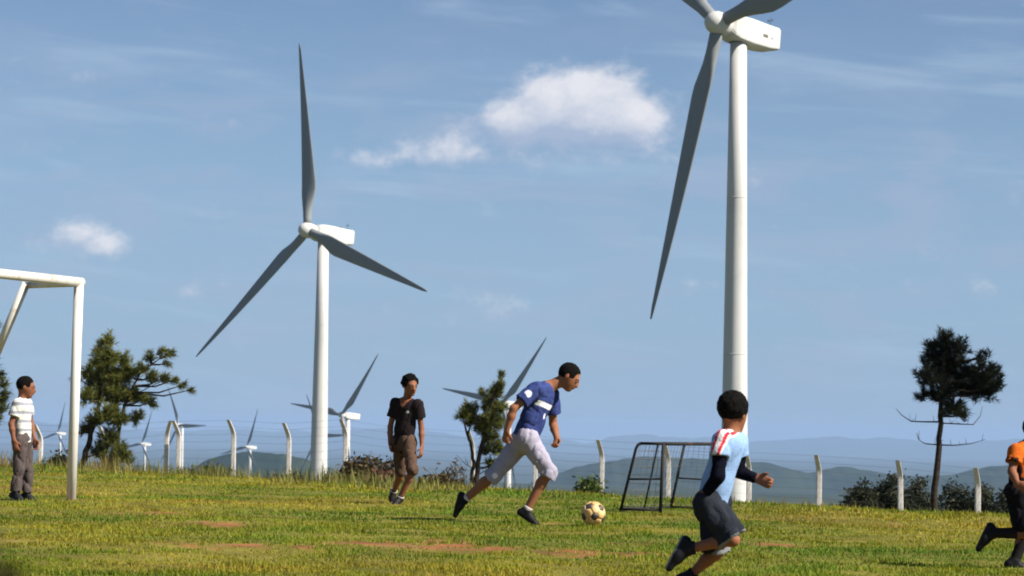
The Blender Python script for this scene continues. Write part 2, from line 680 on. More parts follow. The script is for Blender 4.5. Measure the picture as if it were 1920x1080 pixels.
def turbine(hub_px, D, phi, label, group, detail=False):
    hub = at(hub_px[0], hub_px[1], D)
    a = Vector((-math.sin(PSI), -math.cos(PSI), 0))
    u = Vector((-math.cos(PSI), math.sin(PSI), 0))
    at_ = a * math.cos(TILT) + Vector((0, 0, math.sin(TILT)))
    v = Vector((0, 0, math.cos(TILT))) - a * math.sin(TILT)
    top = hub - at_ * OVER
    gx, gy = top.x, top.y
    g = gzf(gx, gy) - .5
    root = thing('wind_turbine', label, 'wind turbine', (gx, gy, g), group)
    base = Vector((gx, gy, g))
    h = top.z - 1.75 - g
    mb = MB()
    seg = 48 if detail else 24
    rings = []
    for f in (0, .02, .34, .67, 1.0):
        r = 2.02 * (1 - f) + 1.2 * f
        rings.append([(r * math.cos(2 * math.pi * k / seg), r * math.sin(2 * math.pi * k / seg), f * h) for k in range(seg)])
    mb.loft(rings)
    tw = mb.build('tower', white_paint, root)
    if detail:
        for f in (.34, .67):
            r = 2.02 * (1 - f) + 1.2 * f
            MB().loft([[((r + e) * math.cos(2 * math.pi * k / seg), (r + e) * math.sin(2 * math.pi * k / seg), f * h + zz) for k in range(seg)]
                       for (zz, e) in ((-.06, .004), (-.05, .03), (.05, .03), (.06, .004))], cap=False).build('flange_seam', white_paint, tw)
        MB().loft([[(rr * math.cos(2 * math.pi * k / seg), rr * math.sin(2 * math.pi * k / seg), zz) for k in range(seg)]
                   for (zz, rr) in ((h - .05, 1.35), (h + .45, 1.35))]).build('yaw_ring', dark_gap, root)
    # nacelle frame: local X = u_right, local Y = downwind (-axis), local Z = v
    rgt = -u
    M = Matrix((( rgt.x, -at_.x, v.x, hub.x - base.x), (rgt.y, -at_.y, v.y, hub.y - base.y),
                (rgt.z, -at_.z, v.z, hub.z - base.z), (0, 0, 0, 1)))
    nc = link('nacelle', NAC, None, root)
    nc.matrix_local = M
    hb = link('hub', HUB, None, root)
    hb.matrix_local = M
    if detail:
        # the near side of the nacelle (local +X) carries a vent; a mast and a light stand on the roof
        if detail == 2:
            MB().box((1.79, 8.3, -.25), (1.835, 9.4, .20), .02).build('side_vent', vent_grey, nc)
            MB().box((1.79, 10.3, -.22), (1.83, 10.5, .06), .01).build('side_vent', vent_grey, nc)
        w = MB()
        w.tube([(.6, 11.2, 1.8), (.6, 11.2, 3.4)], .035, 6)
        w.tube([(.2, 11.2, 2.9), (1.0, 11.2, 2.9)], .03, 6)
        w.box((.14, 11.14, 2.85), (.26, 11.26, 3.1))
        w.box((.94, 11.14, 2.85), (1.06, 11.26, 3.1))
        w.build('weather_mast', dark_gap, nc)
        MB().box((-.5, 9.4, 1.85), (.1, 10.0, 2.35), .05).build('roof_hatch', dark_gap, nc)
        MB().loft([[(rr * math.cos(2 * math.pi * k / 24), yy, rr * math.sin(2 * math.pi * k / 24)) for k in range(24)]
                   for (yy, rr) in ((1.6, 1.22), (2.0, 1.22))]).build('shaft_collar', dark_gap, nc)
    for i in range(3):
        b = link('blade', BLADE, None, root)
        ph = phi + i * 2 * math.pi / 3
        # blade local Z along the span; rotate about the axis; positive phi leans to image left
        b.matrix_local = M @ Matrix.Rotation(-ph, 4, 'Y')
    return root


TG = 'wind turbines on the ridge'
turbine((1347, 44), 348, R(170), 'largest wind turbine, rising behind the running boy in light blue', TG, 2)
turbine((577, 432), 538, R(10), 'tall wind turbine with all three blades in view left of centre', TG, True)
turbine((641, 778), 1370, R(-38), 'distant wind turbine whose hub shows just right of the tall turbine tower', TG)
turbine((598, 815), 2250, R(30), 'tiny wind turbine half hidden behind the tall turbine tower', TG)
turbine((335, 797), 2350, R(30), 'small distant wind turbine beside the A-shaped fence corner posts', TG)
turbine((463, 838), 2620, R(-18), 'small distant wind turbine in front of the dark round hill', TG)
turbine((266, 832), 2900, R(-20), 'small distant wind turbine between the leafy left pine and corner posts', TG)
turbine((108, 812), 3250, R(-15), 'faint far wind turbine seen between the standing boy and the goal post', TG)
turbine((942, 757), 1230, R(-40), 'distant wind turbine with blades sticking out behind the small middle pine', TG)


# ------------------------------------------------------------------ fence
concrete = mat('fence_concrete', (.47, .445, .43), rough=.85, col2=(.56, .535, .52), scale=9, bump=.4, bscale=60)
wire_metal = mat('wire_metal', (.16, .16, .17), rough=.5, metal=.6)


def fence_D(px):
    # distance of the fence line, which runs from far left to nearer right
    lo_, hi_ = 40.0, 120.0
    for _ in range(50):
        d = (lo_ + hi_) / 2
        x = (px - 960) / FPX * d
        # line through (-7.4, 71) and (10.8, 61)
        if d < 71 - (x + 7.4) * .55:
            lo_ = d
        else:
            hi_ = d
    return d


def build_fence():
    # (pixel column of the foot, top row, lean sign)
    P = [(-60, 792, -1), (72, 796, -1), (197, 799, -1), (311, 789, 1), (334, 789, -1), (436, 787, -1), (543, 793, -1), (646, 786, -1), (752, 800, -1), (884, 808, -1),
         (1005, 816, -1), (1131, 825, -1), (1254, 832, -1), (1405, 847, -1), (1541, 853, -1), (1691, 863, -1), (1839, 877, -1), (1990, 886, -1)]
    first = at(P[8][0], 900, fence_D(P[8][0]))
    root = thing('wire_fence', 'barbed wire fence on pale bent concrete posts along the field edge', 'fence',
                 (first.x, first.y, gzf(first.x, first.y)))
    org = Vector(root.location)
    line = []
    for i, (px, yt, sg) in enumerate(P):
        D = fence_D(px)
        tp = at(px + sg * 9 + [0, 2, -2, 0, 0, 1, -2, 2, 0, 3, 0, -1, 1, 2, -2, 1, -1, 0][i], yt, D)
        H = 2.35
        arm = .46
        lx = sg * 9 / FPX * D
        rnd = random.Random(i)
        bx, by = tp.x - lx, tp.y + .30
        bend = Vector((bx, by, tp.z - arm * .88))
        foot = Vector((bx + rnd.uniform(-.015, .015), by, min(gzf(bx, by) - .25, tp.z - H)))
        w0, w1 = .092, .072
        mb = MB()
        rings = []
        p0_, p2_ = bend + Vector((0, 0, -.16)), bend.lerp(tp, .42)
        crv = [p0_.lerp(bend, f).lerp(bend.lerp(p2_, f), f) for f in (0, .25, .5, .75, 1)]
        for (c, w) in [(foot, w0)] + [(q_, w0 * (.97 - .02 * i_)) for i_, q_ in enumerate(crv)] + [(tp, w1)]:
            c = c - org
            rings.append([c + Vector((sx * w * .72, sy * w * .72, 0)) for (sx, sy) in
                          ((-.8, -1), (.8, -1), (1, -.8), (1, .8), (.8, 1), (-.8, 1), (-1, .8), (-1, -.8))])
        mb.loft(rings, smooth=False)
        mb.build('post', concrete, root)
        if sg < 0 or True:
            line.append((foot, bend, tp))
    # wires: strained from post to post
    for frac in (.30, .45, .60, .74, .88, 1.0):
        pts = []
        for (f_, b_, t_) in line:
            z0 = b_.z - 1.75
            pts.append(Vector((b_.x, b_.y - .06, z0 + (b_.z - z0) * frac)) - org)
        full = []
        for a, b in zip(pts, pts[1:]):
            for k in range(4):
                f = k / 4
                full.append(a.lerp(b, f) + Vector((0, 0, -.03 * 4 * f * (1 - f))))
        full.append(pts[-1])
        MB().tube(full, .0034, 4).build('wire', wire_metal, root)
    for fr in (.5, .95):
        pts = [b_.lerp(t_, fr) - org + Vector((0, -.05, 0)) for (f_, b_, t_) in line]
        MB().tube(pts, .0034, 4).build('wire', wire_metal, root)


build_fence()


# ------------------------------------------------------------------ vegetation
def needles(shoots, per, length, width, seed, col_a, col_b, spread=.9):
    """pine foliage: every shoot (base, axis, length) carries a bottle brush of thin needles"""
    rg = np.random.default_rng(seed)
    B = np.array([s[0] for s in shoots], float)
    A = np.array([s[1] for s in shoots], float)
    Ls = np.array([s[2] for s in shoots], float)
    C = np.array([s[3] if len(s) > 3 else .5 for s in shoots], float)
    n = len(shoots)
    B, A, Ls, C = [np.repeat(q, per, 0) for q in (B, A, Ls, C)]
    f = rg.random(n * per)
    root = B + A * (Ls * f)[:, None]
    d = rg.normal(size=(n * per, 3))
    d -= A * (d * A).sum(1)[:, None]
    d /= np.linalg.norm(d, axis=1)[:, None] + 1e-9
    d = d * spread + A * (.35 + .9 * f[:, None]) + rg.normal(size=d.shape) * .15
    d /= np.linalg.norm(d, axis=1)[:, None]
    ln = length * (.6 + .6 * rg.random(n * per))[:, None]
    s = np.cross(d, rg.normal(size=d.shape))
    s /= np.linalg.norm(s, axis=1)[:, None] + 1e-9
    tip = root + d * ln
    tip[:, 2] -= (ln[:, 0] ** 2) * .3
    V = np.stack([root - s * width * .5, root + s * width * .5, tip], 1).reshape(-1, 3)
    T = np.arange(n * per * 3).reshape(-1, 3)
    g = np.clip(C + rg.normal(size=n * per) * .16, 0, 1)[:, None]
    c = np.array(col_a) * (1 - g) + np.array(col_b) * g
    return V, T, np.repeat(c, 3, 0)


needle_mat = mat('pine_needles', None, rough=.7, attr='leaf', spec=.08, translucent=.25)
leaf_mat = mat('shrub_leaves', None, rough=.6, attr='leaf', spec=.1, translucent=.25)
bark = mat('pine_bark', (.022, .016, .012), rough=.95, spec=.05, col2=(.05, .038, .028), scale=12, bump=.8, bscale=30)
dead_wood = mat('dead_branch_wood', (.035, .028, .024), rough=.95, spec=.05)


def pine(label, D, trunks, clumps, bare, cols, seed, dens=1.0, per=34, nl=.20, up=.75, lift=0.0):
    rg = np.random.default_rng(seed)
    s = FPX / D
    bx = at(*trunks[0][0][0], D)
    root = thing('pine_tree', label, 'tree', (bx.x, bx.y, gzf(bx.x, bx.y)), None)
    org = Vector(root.location)

    def W(px, py, dy=0.0):
        return at(px, py, D + dy) - org
    tr_pts = []
    for (pts, r0, r1) in trunks:
        P = [W(*p) for p in pts]
        g = org.z - .4
        P[0].z = min(P[0].z, -.3)
        Q = []
        for a, b in zip(P, P[1:]):
            for k in range(5):
                q = a.lerp(b, k / 5)
                q += Vector((rg.normal() * .012, rg.normal() * .012, 0))
                Q.append(q)
        Q.append(P[-1])
        rad = [r0 + (r1 - r0) * i / (len(Q) - 1) for i in range(len(Q))]
        MB().tube(Q, rad, 10).build('trunk', bark, root)
        tr_pts += [(q, r) for q, r in zip(Q, rad)]
    shoots = []
    for c in clumps:
        br = MB()
        px, py, pr = c[:3]
        tint = (c[3] if len(c) > 3 else .45) + lift
        dirn = c[4] if len(c) > 4 else None
        rad = pr / s
        ctr = W(px, py, rg.normal() * .25 + (0 if pr < 16 else rg.uniform(-.3, .3)))
        # a limb from the trunk to the clump
        best = min(tr_pts, key=lambda q: (q[0] - ctr).length + (2.0 if q[0].z > ctr.z - .05 else 0))[0]
        mid = best.lerp(ctr, .55) + Vector((0, 0, -.08 * (ctr - best).length))
        br.tube([best, mid, ctr], [.03, .022, .010], 6, False)
        n = max(4, int(dens * 62 * (rad / .4) ** 2.0))
        for _ in range(n):
            q = rg.normal(size=3)
            q /= np.linalg.norm(q)
            q *= rad * rg.random() ** .45
            q[2] *= .95
            p = np.array(ctr) + q * np.array([.85, .85, .85])
            ax = q / (np.linalg.norm(q) + 1e-6) * .65 + np.array([0, 0, up]) + rg.normal(size=3) * .25
            if dirn is not None:
                ax = ax * .45 + np.array(dirn)
            ax /= np.linalg.norm(ax)
            L = rg.uniform(.10, .26) * (1 if rad > .15 else .8)
            if rg.random() < .16 and q[2] > 0 and dirn is None:
                ax, L = np.array([rg.normal() * .1, rg.normal() * .1, 1.0]), rg.uniform(.28, .45)
            shoots.append((p - ax * L * .5, ax, L, np.clip(tint + rg.normal() * .14, 0, 1)))
            if rg.random() < .35:
                br.tube([ctr, Vector(p)], [.009, .005], 4, False)
        br.build('branch', bark, root)
    V, T, c = needles(shoots, per, nl, .019, seed + 1, *cols)
    me = mesh_np('crown', V, tris=T, smooth=False)
    colour_attr(me, 'leaf', c)
    link('crown', me, needle_mat, root)
    for pts in bare:
        P = [W(p[0], p[1], .15 * i * (1 if j_ % 2 else -1)) for i, p in enumerate(pts[0]) for j_ in [len(pts[0])]]
        mb = MB().tube(P, [pts[1] * (1 - .75 * i / (len(P) - 1)) for i in range(len(P))], 5)
        for _ in range(4):
            i = rg.integers(1, len(P))
            a = P[i - 1].lerp(P[i], rg.random())
            mb.tube([a, a + Vector((rg.normal() * .06, rg.normal() * .06, rg.uniform(.06, .2)))], [.008, .003], 4)
        mb.build('dead_branch', dead_wood, root)
    return root


DARKP = ((.005, .007, .005), (.030, .036, .012))
MIDP = ((.009, .014, .006), (.170, .180, .040))
pine('dark young pine with bare lower branches standing behind the fence at the right', 57,
     [([(1748, 985), (1752, 930), (1760, 850), (1764, 780), (1768, 715), (1774, 650), (1776, 628)], .095, .025)],
     [(1777, 628, 12, .3), (1772, 650, 26, .2), (1748, 660, 22, .25), (1800, 655, 22, .25), (1764, 690, 34, .1), (1740, 705, 24, .2), (1790, 692, 30, .1), (1818, 705, 24, .15), (1842, 700, 26, .2),
      (1862, 702, 18, .25), (1868, 724, 17, .2), (1850, 732, 26, .1), (1822, 732, 26, .1), (1795, 725, 28, .05), (1765, 730, 24, .05), (1732, 738, 15, .2), (1752, 742, 12, .2),
      (1788, 762, 22, .75), (1806, 775, 14, .5), (1772, 770, 14, .4), (1838, 672, 9, .3, (0, 0, 1.2)), (1735, 682, 9, .3, (0, 0, 1.2)), (1850, 665, 7, .3, (0, 0, 1.4))],
     [([(1760, 791), (1735, 791), (1708, 790), (1690, 778), (1680, 766)], .022), ([(1761, 793), (1800, 795), (1825, 796), (1838, 780), (1842, 762)], .018),
      ([(1757, 834), (1735, 832), (1722, 824), (1718, 812)], .016), ([(1758, 834), (1790, 835), (1820, 832), (1848, 824)], .018)],
     DARKP, 101, dens=1.05, nl=.17)
pine('small bushy pine with a leaning tip right behind the kicking player', 60,
     [([(895, 950), (893, 905), (899, 860), (908, 810), (918, 770), (930, 735), (940, 704)], .075, .015),
      ([(886, 945), (885, 905), (887, 865), (884, 838), (876, 815)], .055, .03)],
     [(940, 708, 8, .35, (.3, 0, 1)), (935, 725, 12, .35, (.3, 0, 1)), (928, 742, 14, .35), (908, 738, 9, .3), (920, 762, 20, .3), (938, 765, 12, .45), (915, 790, 22, .2), (935, 792, 16, .35),
      (918, 818, 18, .2), (930, 838, 16, .4), (912, 845, 12, .35), (880, 768, 16, .4), (868, 778, 12, .45), (884, 790, 17, .35), (898, 802, 12, .3), (922, 872, 11, .6)],
     [([(890, 880), (872, 870), (855, 852)], .012), ([(900, 870), (930, 860), (945, 850)], .012), ([(896, 890), (915, 880), (925, 868)], .012)],
     MIDP, 111, dens=1.5, nl=.15, lift=.14)
pine('large windblown pine with branches reaching right, just behind the goal post', 62,
     [([(148, 930), (153, 880), (168, 825), (184, 765), (200, 700), (206, 640)], .10, .02),
      ([(212, 930), (212, 870), (222, 810), (232, 760), (262, 700), (300, 672)], .07, .012)],
     [(206, 640, 14, .5), (188, 652, 12, .4), (196, 675, 26, .3), (222, 672, 18, .5), (172, 700, 24, .2), (206, 708, 32, .45), (242, 700, 24, .55), (180, 738, 26, .2), (222, 742, 30, .5),
      (250, 738, 20, .65), (160, 745, 16, .2), (142, 708, 11, .3), (198, 775, 24, .35), (222, 785, 20, .25), (175, 790, 17, .25), (256, 782, 14, .75), (160, 808, 14, .2),
      (205, 822, 22, .15), (188, 845, 18, .25), (226, 850, 20, .3), (206, 866, 18, .2), (238, 862, 12, .3),
      (270, 690, 12, .35), (282, 672, 11, .3), (304, 662, 11, .3, (1, 0, .1)), (318, 664, 8, .2, (1, 0, 0)), (312, 680, 7, .2, (1, 0, -.2)), (283, 708, 13, .3, (.9, 0, .2)), (305, 710, 11, .3, (1, 0, .1)),
      (325, 713, 9, .3, (1, 0, 0)), (342, 722, 8, .25, (1, 0, -.25)), (358, 731, 7, .2, (1, 0, -.4)), (268, 748, 12, .5, (1, 0, 0)), (284, 754, 9, .35, (1, 0, -.2))],
     [([(232, 760), (262, 735), (300, 716), (340, 724)], .018), ([(232, 790), (250, 775), (262, 770)], .012)],
     MIDP, 121, dens=1.2, nl=.17, lift=.30)
pine('pine cut off by the left picture edge behind the goal stay', 60,
     [([(-60, 930), (-58, 850), (-52, 760), (-45, 680), (-40, 600)], .10, .02)],
     [(-40, 605, 20, .4), (-12, 612, 10, .35, (.6, 0, .8)), (-40, 640, 30, .3), (-30, 690, 30, .3), (-5, 705, 12, .35, (1, 0, .3)), (-30, 735, 32, .3), (2, 722, 10, .4, (1, 0, .4)), (5, 742, 11, .3, (1, 0, .1)),
      (0, 765, 13, .45), (-30, 780, 30, .3), (-5, 785, 10, .3), (-50, 820, 26, .3)],
     [], MIDP, 131)


def leaves(P, N, size, rg, cols):
    """leaf-sized faces at points P with tint in cols"""
    n = len(P)
    a = rg.normal(size=(n, 3))
    a /= np.linalg.norm(a, axis=1)[:, None]
    b = np.cross(a, rg.normal(size=(n, 3)))
    b /= np.linalg.norm(b, axis=1)[:, None] + 1e-9
    s = size * (.6 + .8 * rg.random(n))[:, None]
    V = np.stack([P - a * s, P + b * s * .45, P + a * s, P - b * s * .45], 1).reshape(-1, 3)
    Q = np.arange(n * 4).reshape(-1, 4)
    return V, Q, np.repeat(cols, 4, 0)


def shrub(label, px, ytop, wpx, D, ca, cb, seed, n=900, size=.06, group=None, twiggy=0.0):
    rg = np.random.default_rng(seed)
    s = FPX / D
    c = at(px, ytop, D)
    g = gzf(c.x, c.y)
    root = thing('shrub', label, 'shrub', (c.x, c.y, g), group)
    h = c.z - g
    w = wpx / s
    st = MB()
    P, C = [], []
    K = max(5, int(w / .13))
    for i in range(K):
        f = (i + .5) / K * 2 - 1
        hh = h * (1 - .45 * abs(f) ** 1.7) * rg.uniform(.82, 1.0)
        bx, by = f * w * .28 + rg.normal() * .04, rg.normal() * w * .15
        tx, ty = f * w * .46 + rg.normal() * .05, rg.normal() * w * .22
        mid = Vector(((bx + tx) / 2 + rg.normal() * .05, (by + ty) / 2, hh * .5))
        st.tube([(bx, by, -.1), mid, (tx, ty, hh)], [.018, .012, .005], 5, False)
        for _ in range(int(3 + 5 * twiggy)):
            a = mid.lerp(Vector((tx, ty, hh)), rg.random())
            st.tube([a, a + Vector((rg.normal() * .15, rg.normal() * .15, rg.uniform(.02, .25)))], [.006, .003], 4, False)
        m = int(n * 2.2 / K)
        # several leaf clumps on each stem
        for _ in range(9):
            cc = np.array([tx, ty, 0]) * (.5 + .5 * rg.random()) + np.array([rg.normal() * .09, rg.normal() * .12, hh * rg.uniform(.45, .98)])
            tint = rg.random()
            q = cc + rg.normal(size=(m // 9, 3)) * np.array([.12, .12, .10])
            P.append(q)
            g_ = np.clip(tint * .7 + .3 * rg.random((m // 9, 1)), 0, 1)
            C.append(np.array(ca) * (1 - g_) + np.array(cb) * g_)
    st.build('stems', dead_wood, root)
    V, Q, cc = leaves(np.concatenate(P), None, size, rg, np.concatenate(C))
    me = mesh_np('foliage', V, quads=Q, smooth=False)
    colour_attr(me, 'leaf', cc)
    link('foliage', me, leaf_mat, root)
    return root


GREYG = ((.012, .017, .010), (.060, .062, .032))
RUST = ((.035, .028, .016), (.12, .085, .042))
GREEN = ((.025, .045, .012), (.10, .13, .03))
shrub('dark bushy shrub at the left end of the thicket beside the right pine', 1612, 896, 84, 74, *GREYG, 201, 1500)
shrub('tall dark shrub behind the fence post left of the right pine', 1668, 884, 100, 75, *GREYG, 202, 2200)
shrub('dark shrub close against the trunk of the right pine on its left', 1722, 894, 78, 76, *GREYG, 203, 1500)
shrub('dark shrub just right of the right pine trunk', 1795, 895, 78, 76, *GREYG, 204, 1500)
shrub('dark shrub behind the rightmost fence post in view', 1842, 890, 84, 75, *GREYG, 205, 1700)
shrub('low dark shrub between the rightmost fence post and the orange shirted child', 1890, 906, 64, 74, *GREYG, 206, 1100)
shrub('rusty brown dry shrub right of the tall turbine tower foot', 682, 862, 96, 56, *RUST, 207, 1300, twiggy=1)
shrub('reddish dry shrub just left of the walking teenager', 722, 880, 60, 54, (.07, .03, .025), (.17, .09, .06), 208, 900, twiggy=1)
shrub('small grey green bush behind the hand of the walking teenager', 726, 850, 32, 60, *GREYG, 209, 700)
shrub('low rusty shrub right of the walking teenager', 822, 896, 84, 51, *RUST, 210, 900, twiggy=.6)
shrub('round green bush behind the football', 1104, 902, 38, 54, *GREEN, 211, 1100)
shrub('sparse twiggy bush between walking teenager and small middle pine', 852, 856, 34, 62, (.05, .04, .03), (.11, .09, .06), 212, 160, twiggy=2)
shrub('dark low bush behind the fence left of the tall turbine tower', 543, 884, 40, 66, *GREYG, 213, 600)
shrub('little dark bush at the foot of the A-shaped corner posts', 350, 880, 44, 68, *GREYG, 214, 600)
shrub('bright green weedy bush in front of the dark round hill', 398, 882, 34, 55, *GREEN, 215, 500)
shrub('dark bush at the foot of the tall turbine tower', 640, 888, 50, 64, *GREYG, 216, 700)
shrub('dark bush behind the legs of the goal post', 112, 852, 40, 66, *GREYG, 217, 800)


def blades(x, y, h, w, col, rg, name, label, lean=.5):
    n = len(x)
    z = gz(x, y) - .01
    a = rg.random(n) * 2 * np.pi
    B = np.stack([x, y, z], 1)
    side = np.stack([np.cos(a), np.sin(a), np.zeros(n)], 1) * (w * .5)[:, None]
    b = a + np.pi / 2 + rg.normal(size=n) * .5
    ln = np.abs(rg.normal(size=n)) * lean
    d = np.stack([np.cos(b) * ln, np.sin(b) * ln, np.ones(n)], 1)
    d /= np.linalg.norm(d, axis=1)[:, None]
    M = B + d * (h * .55)[:, None]
    d2 = d + np.stack([np.cos(b) * ln, np.sin(b) * ln, -.25 * ln], 1) * .8
    d2 /= np.linalg.norm(d2, axis=1)[:, None]
    T = M + d2 * (h * .5)[:, None]
    V = np.stack([B - side, B + side, M + side * .8, M - side * .8, T], 1).reshape(-1, 3)
    i = np.arange(n)[:, None] * 5
    quads = i + np.array([[0, 1, 2, 3]])
    tris = i + np.array([[3, 2, 4]])
    me = mesh_np(name, V, quads=quads, tris=tris, smooth=True)
    colour_attr(me, 'leaf', np.repeat(col, 5, 0))
    o = link(name, me, grass_mat)
    tag(o, label, 'grass', kind='stuff')
    return o


grass_mat = mat('grass_blades', None, rough=.6, attr='leaf', spec=.2, translucent=.3)


def build_grass():
    rg = np.random.default_rng(5)
    N = 640000
    # blades thin out with distance from the camera side of the pitch, wider each
    d = 7 * np.exp(rg.random(N) * math.log(56 / 7.0))
    th = np.radians(rg.uniform(-15.5, 15.5, N))
    x, y = d * np.sin(th), d * np.cos(th)
    t = edge_t(x, y)
    s = soil(x, y)
    tuft = vn2(x * 2.6, y * 2.6, 31) * .55 + vn2(x * 7, y * 7, 32) * .45
    keep = (t < 9) & (rg.random(N) > s * .74)
    x, y, d, t, s, tuft = [q[keep] for q in (x, y, d, t, s, tuft)]
    n = len(x)
    h = (.012 + .042 * tuft ** 1.7) * rg.uniform(.6, 1.5, n) * (1 - .45 * s)
    rough_edge = np.clip((t + 4.5) / 4, 0, 1)
    h *= 1 + rough_edge * 1.1 * rg.random(n)
    w = .0034 + .00030 * d
    g = vn2(x * .55, y * .42, 33) * .85 + vn2(x * 2.3, y * 1.6, 34) * .45 + rg.random(n) * .42 - .51
    g = np.clip(g, 0, 1)[:, None]
    green, yell, dry = np.array([.092, .180, .012]), np.array([.265, .255, .020]), np.array([.37, .25, .055])
    c = np.where(g < .55, green + (yell - green) * (g / .55), yell + (dry - yell) * ((g - .55) / .45))
    c = c * rg.uniform(.60, 1.08, (n, 1)) * (.78 + .44 * vn2(x * 1.3, y * .7, 37))[:, None] * np.array([1.04, 1.02, .8])
    blades(x, y, h, w, c, rg, 'grass', 'short green and yellow grass covering the football field')
    # rough tall grass and weeds along the brow of the field
    N = 60000
    d = rg.uniform(26, 58, N)
    th = np.radians(rg.uniform(-15.5, 15.5, N))
    x, y = d * np.sin(th), d * np.cos(th)
    t = edge_t(x, y)
    clump = vn2(x * 1.2, y * 1.2, 35)
    left = np.clip((2.5 - x) / 5, .12, 1)
    keep = (t > -2.2) & (t < 9) & (rg.random(N) < (np.clip((clump - .42) * 4, .03, 1) * left))
    x, y, d, t, clump = [q[keep] for q in (x, y, d, t, clump)]
    n = len(x)
    h = rg.uniform(.08, .30, n) * (.5 + clump) * np.clip((2.5 - x) / 5, .4, 1)
    w = rg.uniform(.010, .022, n)
    g = np.clip(clump * .6 + rg.random(n) * .6 - .1, 0, 1)[:, None]
    c = np.array([.06, .10, .015]) * (1 - g) + np.array([.22, .19, .055]) * g
    c = np.where((vn2(x * .5, y * .5, 36) > .60)[:, None], c * np.array([1.0, .70, .8]), c)
    blades(x, y, h, w, c, rg, 'tall_grass', 'rough tall grass and weeds along the far brow of the field', .4)


build_grass()


def near_weed():
    # a dark broad-leaved weed close to the lens, at the lower left picture corner
    rg = np.random.default_rng(77)
    p = Vector((-.207, .92, 0))
    g = gzf(p.x, p.y)
    root = thing('weed', 'dark blurred leafy weed close to the camera in the lower left corner', 'plant', (p.x, p.y, g))
    st = MB()
    P, C = [], []
    for i in range(7):
        tx, ty, hz_ = rg.normal() * .016 - .012, rg.normal() * .02, .70 + rg.random() * .055
        st.tube([(tx * .4, ty * .4, -.03), (tx * .7, ty * .7, hz_ * .5), (tx, ty, hz_)], [.006, .005, .002], 5, False)
        q = np.array([[tx * (.4 + .6 * f), ty * (.4 + .6 * f), hz_ * f] for f in rg.uniform(.3, 1, 46)]) + rg.normal(size=(46, 3)) * np.array([.012, .012, .01])
        P.append(q)
        C.append(np.tile(np.array([[.030, .032, .012]]), (46, 1)) * rg.uniform(.6, 1.5, (46, 1)))
    st.build('stems', dead_wood, root)
    V, Q, cc = leaves(np.concatenate(P), None, .011, rg, np.concatenate(C))
    me = mesh_np('foliage', V, quads=Q, smooth=False)
    colour_attr(me, 'leaf', cc)
    link('foliage', me, leaf_mat, root)


near_weed()

# ------------------------------------------------------------------ goals
goal_paint = mat('goal_white_paint', (.62, .60, .55), rough=.55, spec=.25, col2=(.48, .41, .34), scale=5, lo=.58, hi=.72)
weathered(goal_paint, .8, 9, 1.6)
rust = mat('rusty_goal_steel', (.020, .019, .020), rough=.75, spec=.15, col2=(.07, .034, .022), scale=7, lo=.54, hi=.74)


def build_goal():
    b = hit(133, 938)
    D = b.y
    root = thing('football_goal', 'tall white metal football goal at the left with a slanted rear stay', 'goal', (b.x, b.y, gzf(b.x, b.y)))
    org = Vector(root.location)
    top = at(148, 529, D) - org
    dirc = Vector((-.42, -.91, 0)).normalized()
    back = Vector((-.93, .36, 0)).normalized()
    r = .052
    W = 5.2
    far_top = top + dirc * W
    fz = gzf(org.x + far_top.x * .0 + dirc.x * W, org.y + dirc.y * W) - org.z
    MB().tube([(0, 0, -.2), top], r, 14).build('post', goal_paint, root)
    MB().tube([dirc * W + Vector((0, 0, fz - .2)), far_top], r, 14).build('post', goal_paint, root)
    MB().tube([top - dirc * .045, top + dirc * (W + .045)], r, 14).build('crossbar', goal_paint, root)
    for (tp, base0) in ((top, Vector((0, 0, 0))), (far_top, dirc * W)):
        k = tp + back * .66 + Vector((0, 0, -.03))
        MB().tube([tp + back * .03 + Vector((0, 0, -.015)), k], .036, 10).build('roof_bar', goal_paint, root)
        e = base0 + back * 1.75
        e.z = gzf(org.x + e.x, org.y + e.y) - org.z - .05
        st = MB().tube([k + Vector((0, 0, .02)), k.lerp(e, .37)], .046, 10).build('rear_stay', goal_paint, root)
        MB().tube([k.lerp(e, .36), e], .046, 10).build('rear_stay', goal_paint, root)
        MB().tube([k.lerp(e, .345), k.lerp(e, .385)], .058, 10).build('joint_sleeve', rust, root)
    kA, kB = top + back * .66, far_top + back * .66
    e0, e1 = back * 1.75, dirc * W + back * 1.75
    MB().tube([e0 + Vector((0, 0, gzf(org.x + e0.x, org.y + e0.y) - org.z + .03)), e1 + Vector((0, 0, gzf(org.x + e1.x, org.y + e1.y) - org.z + .03))], .036, 10).build('ground_bar', goal_paint, root)


build_goal()


net_cord = mat('net_cord', (.16, .16, .16), rough=.9)


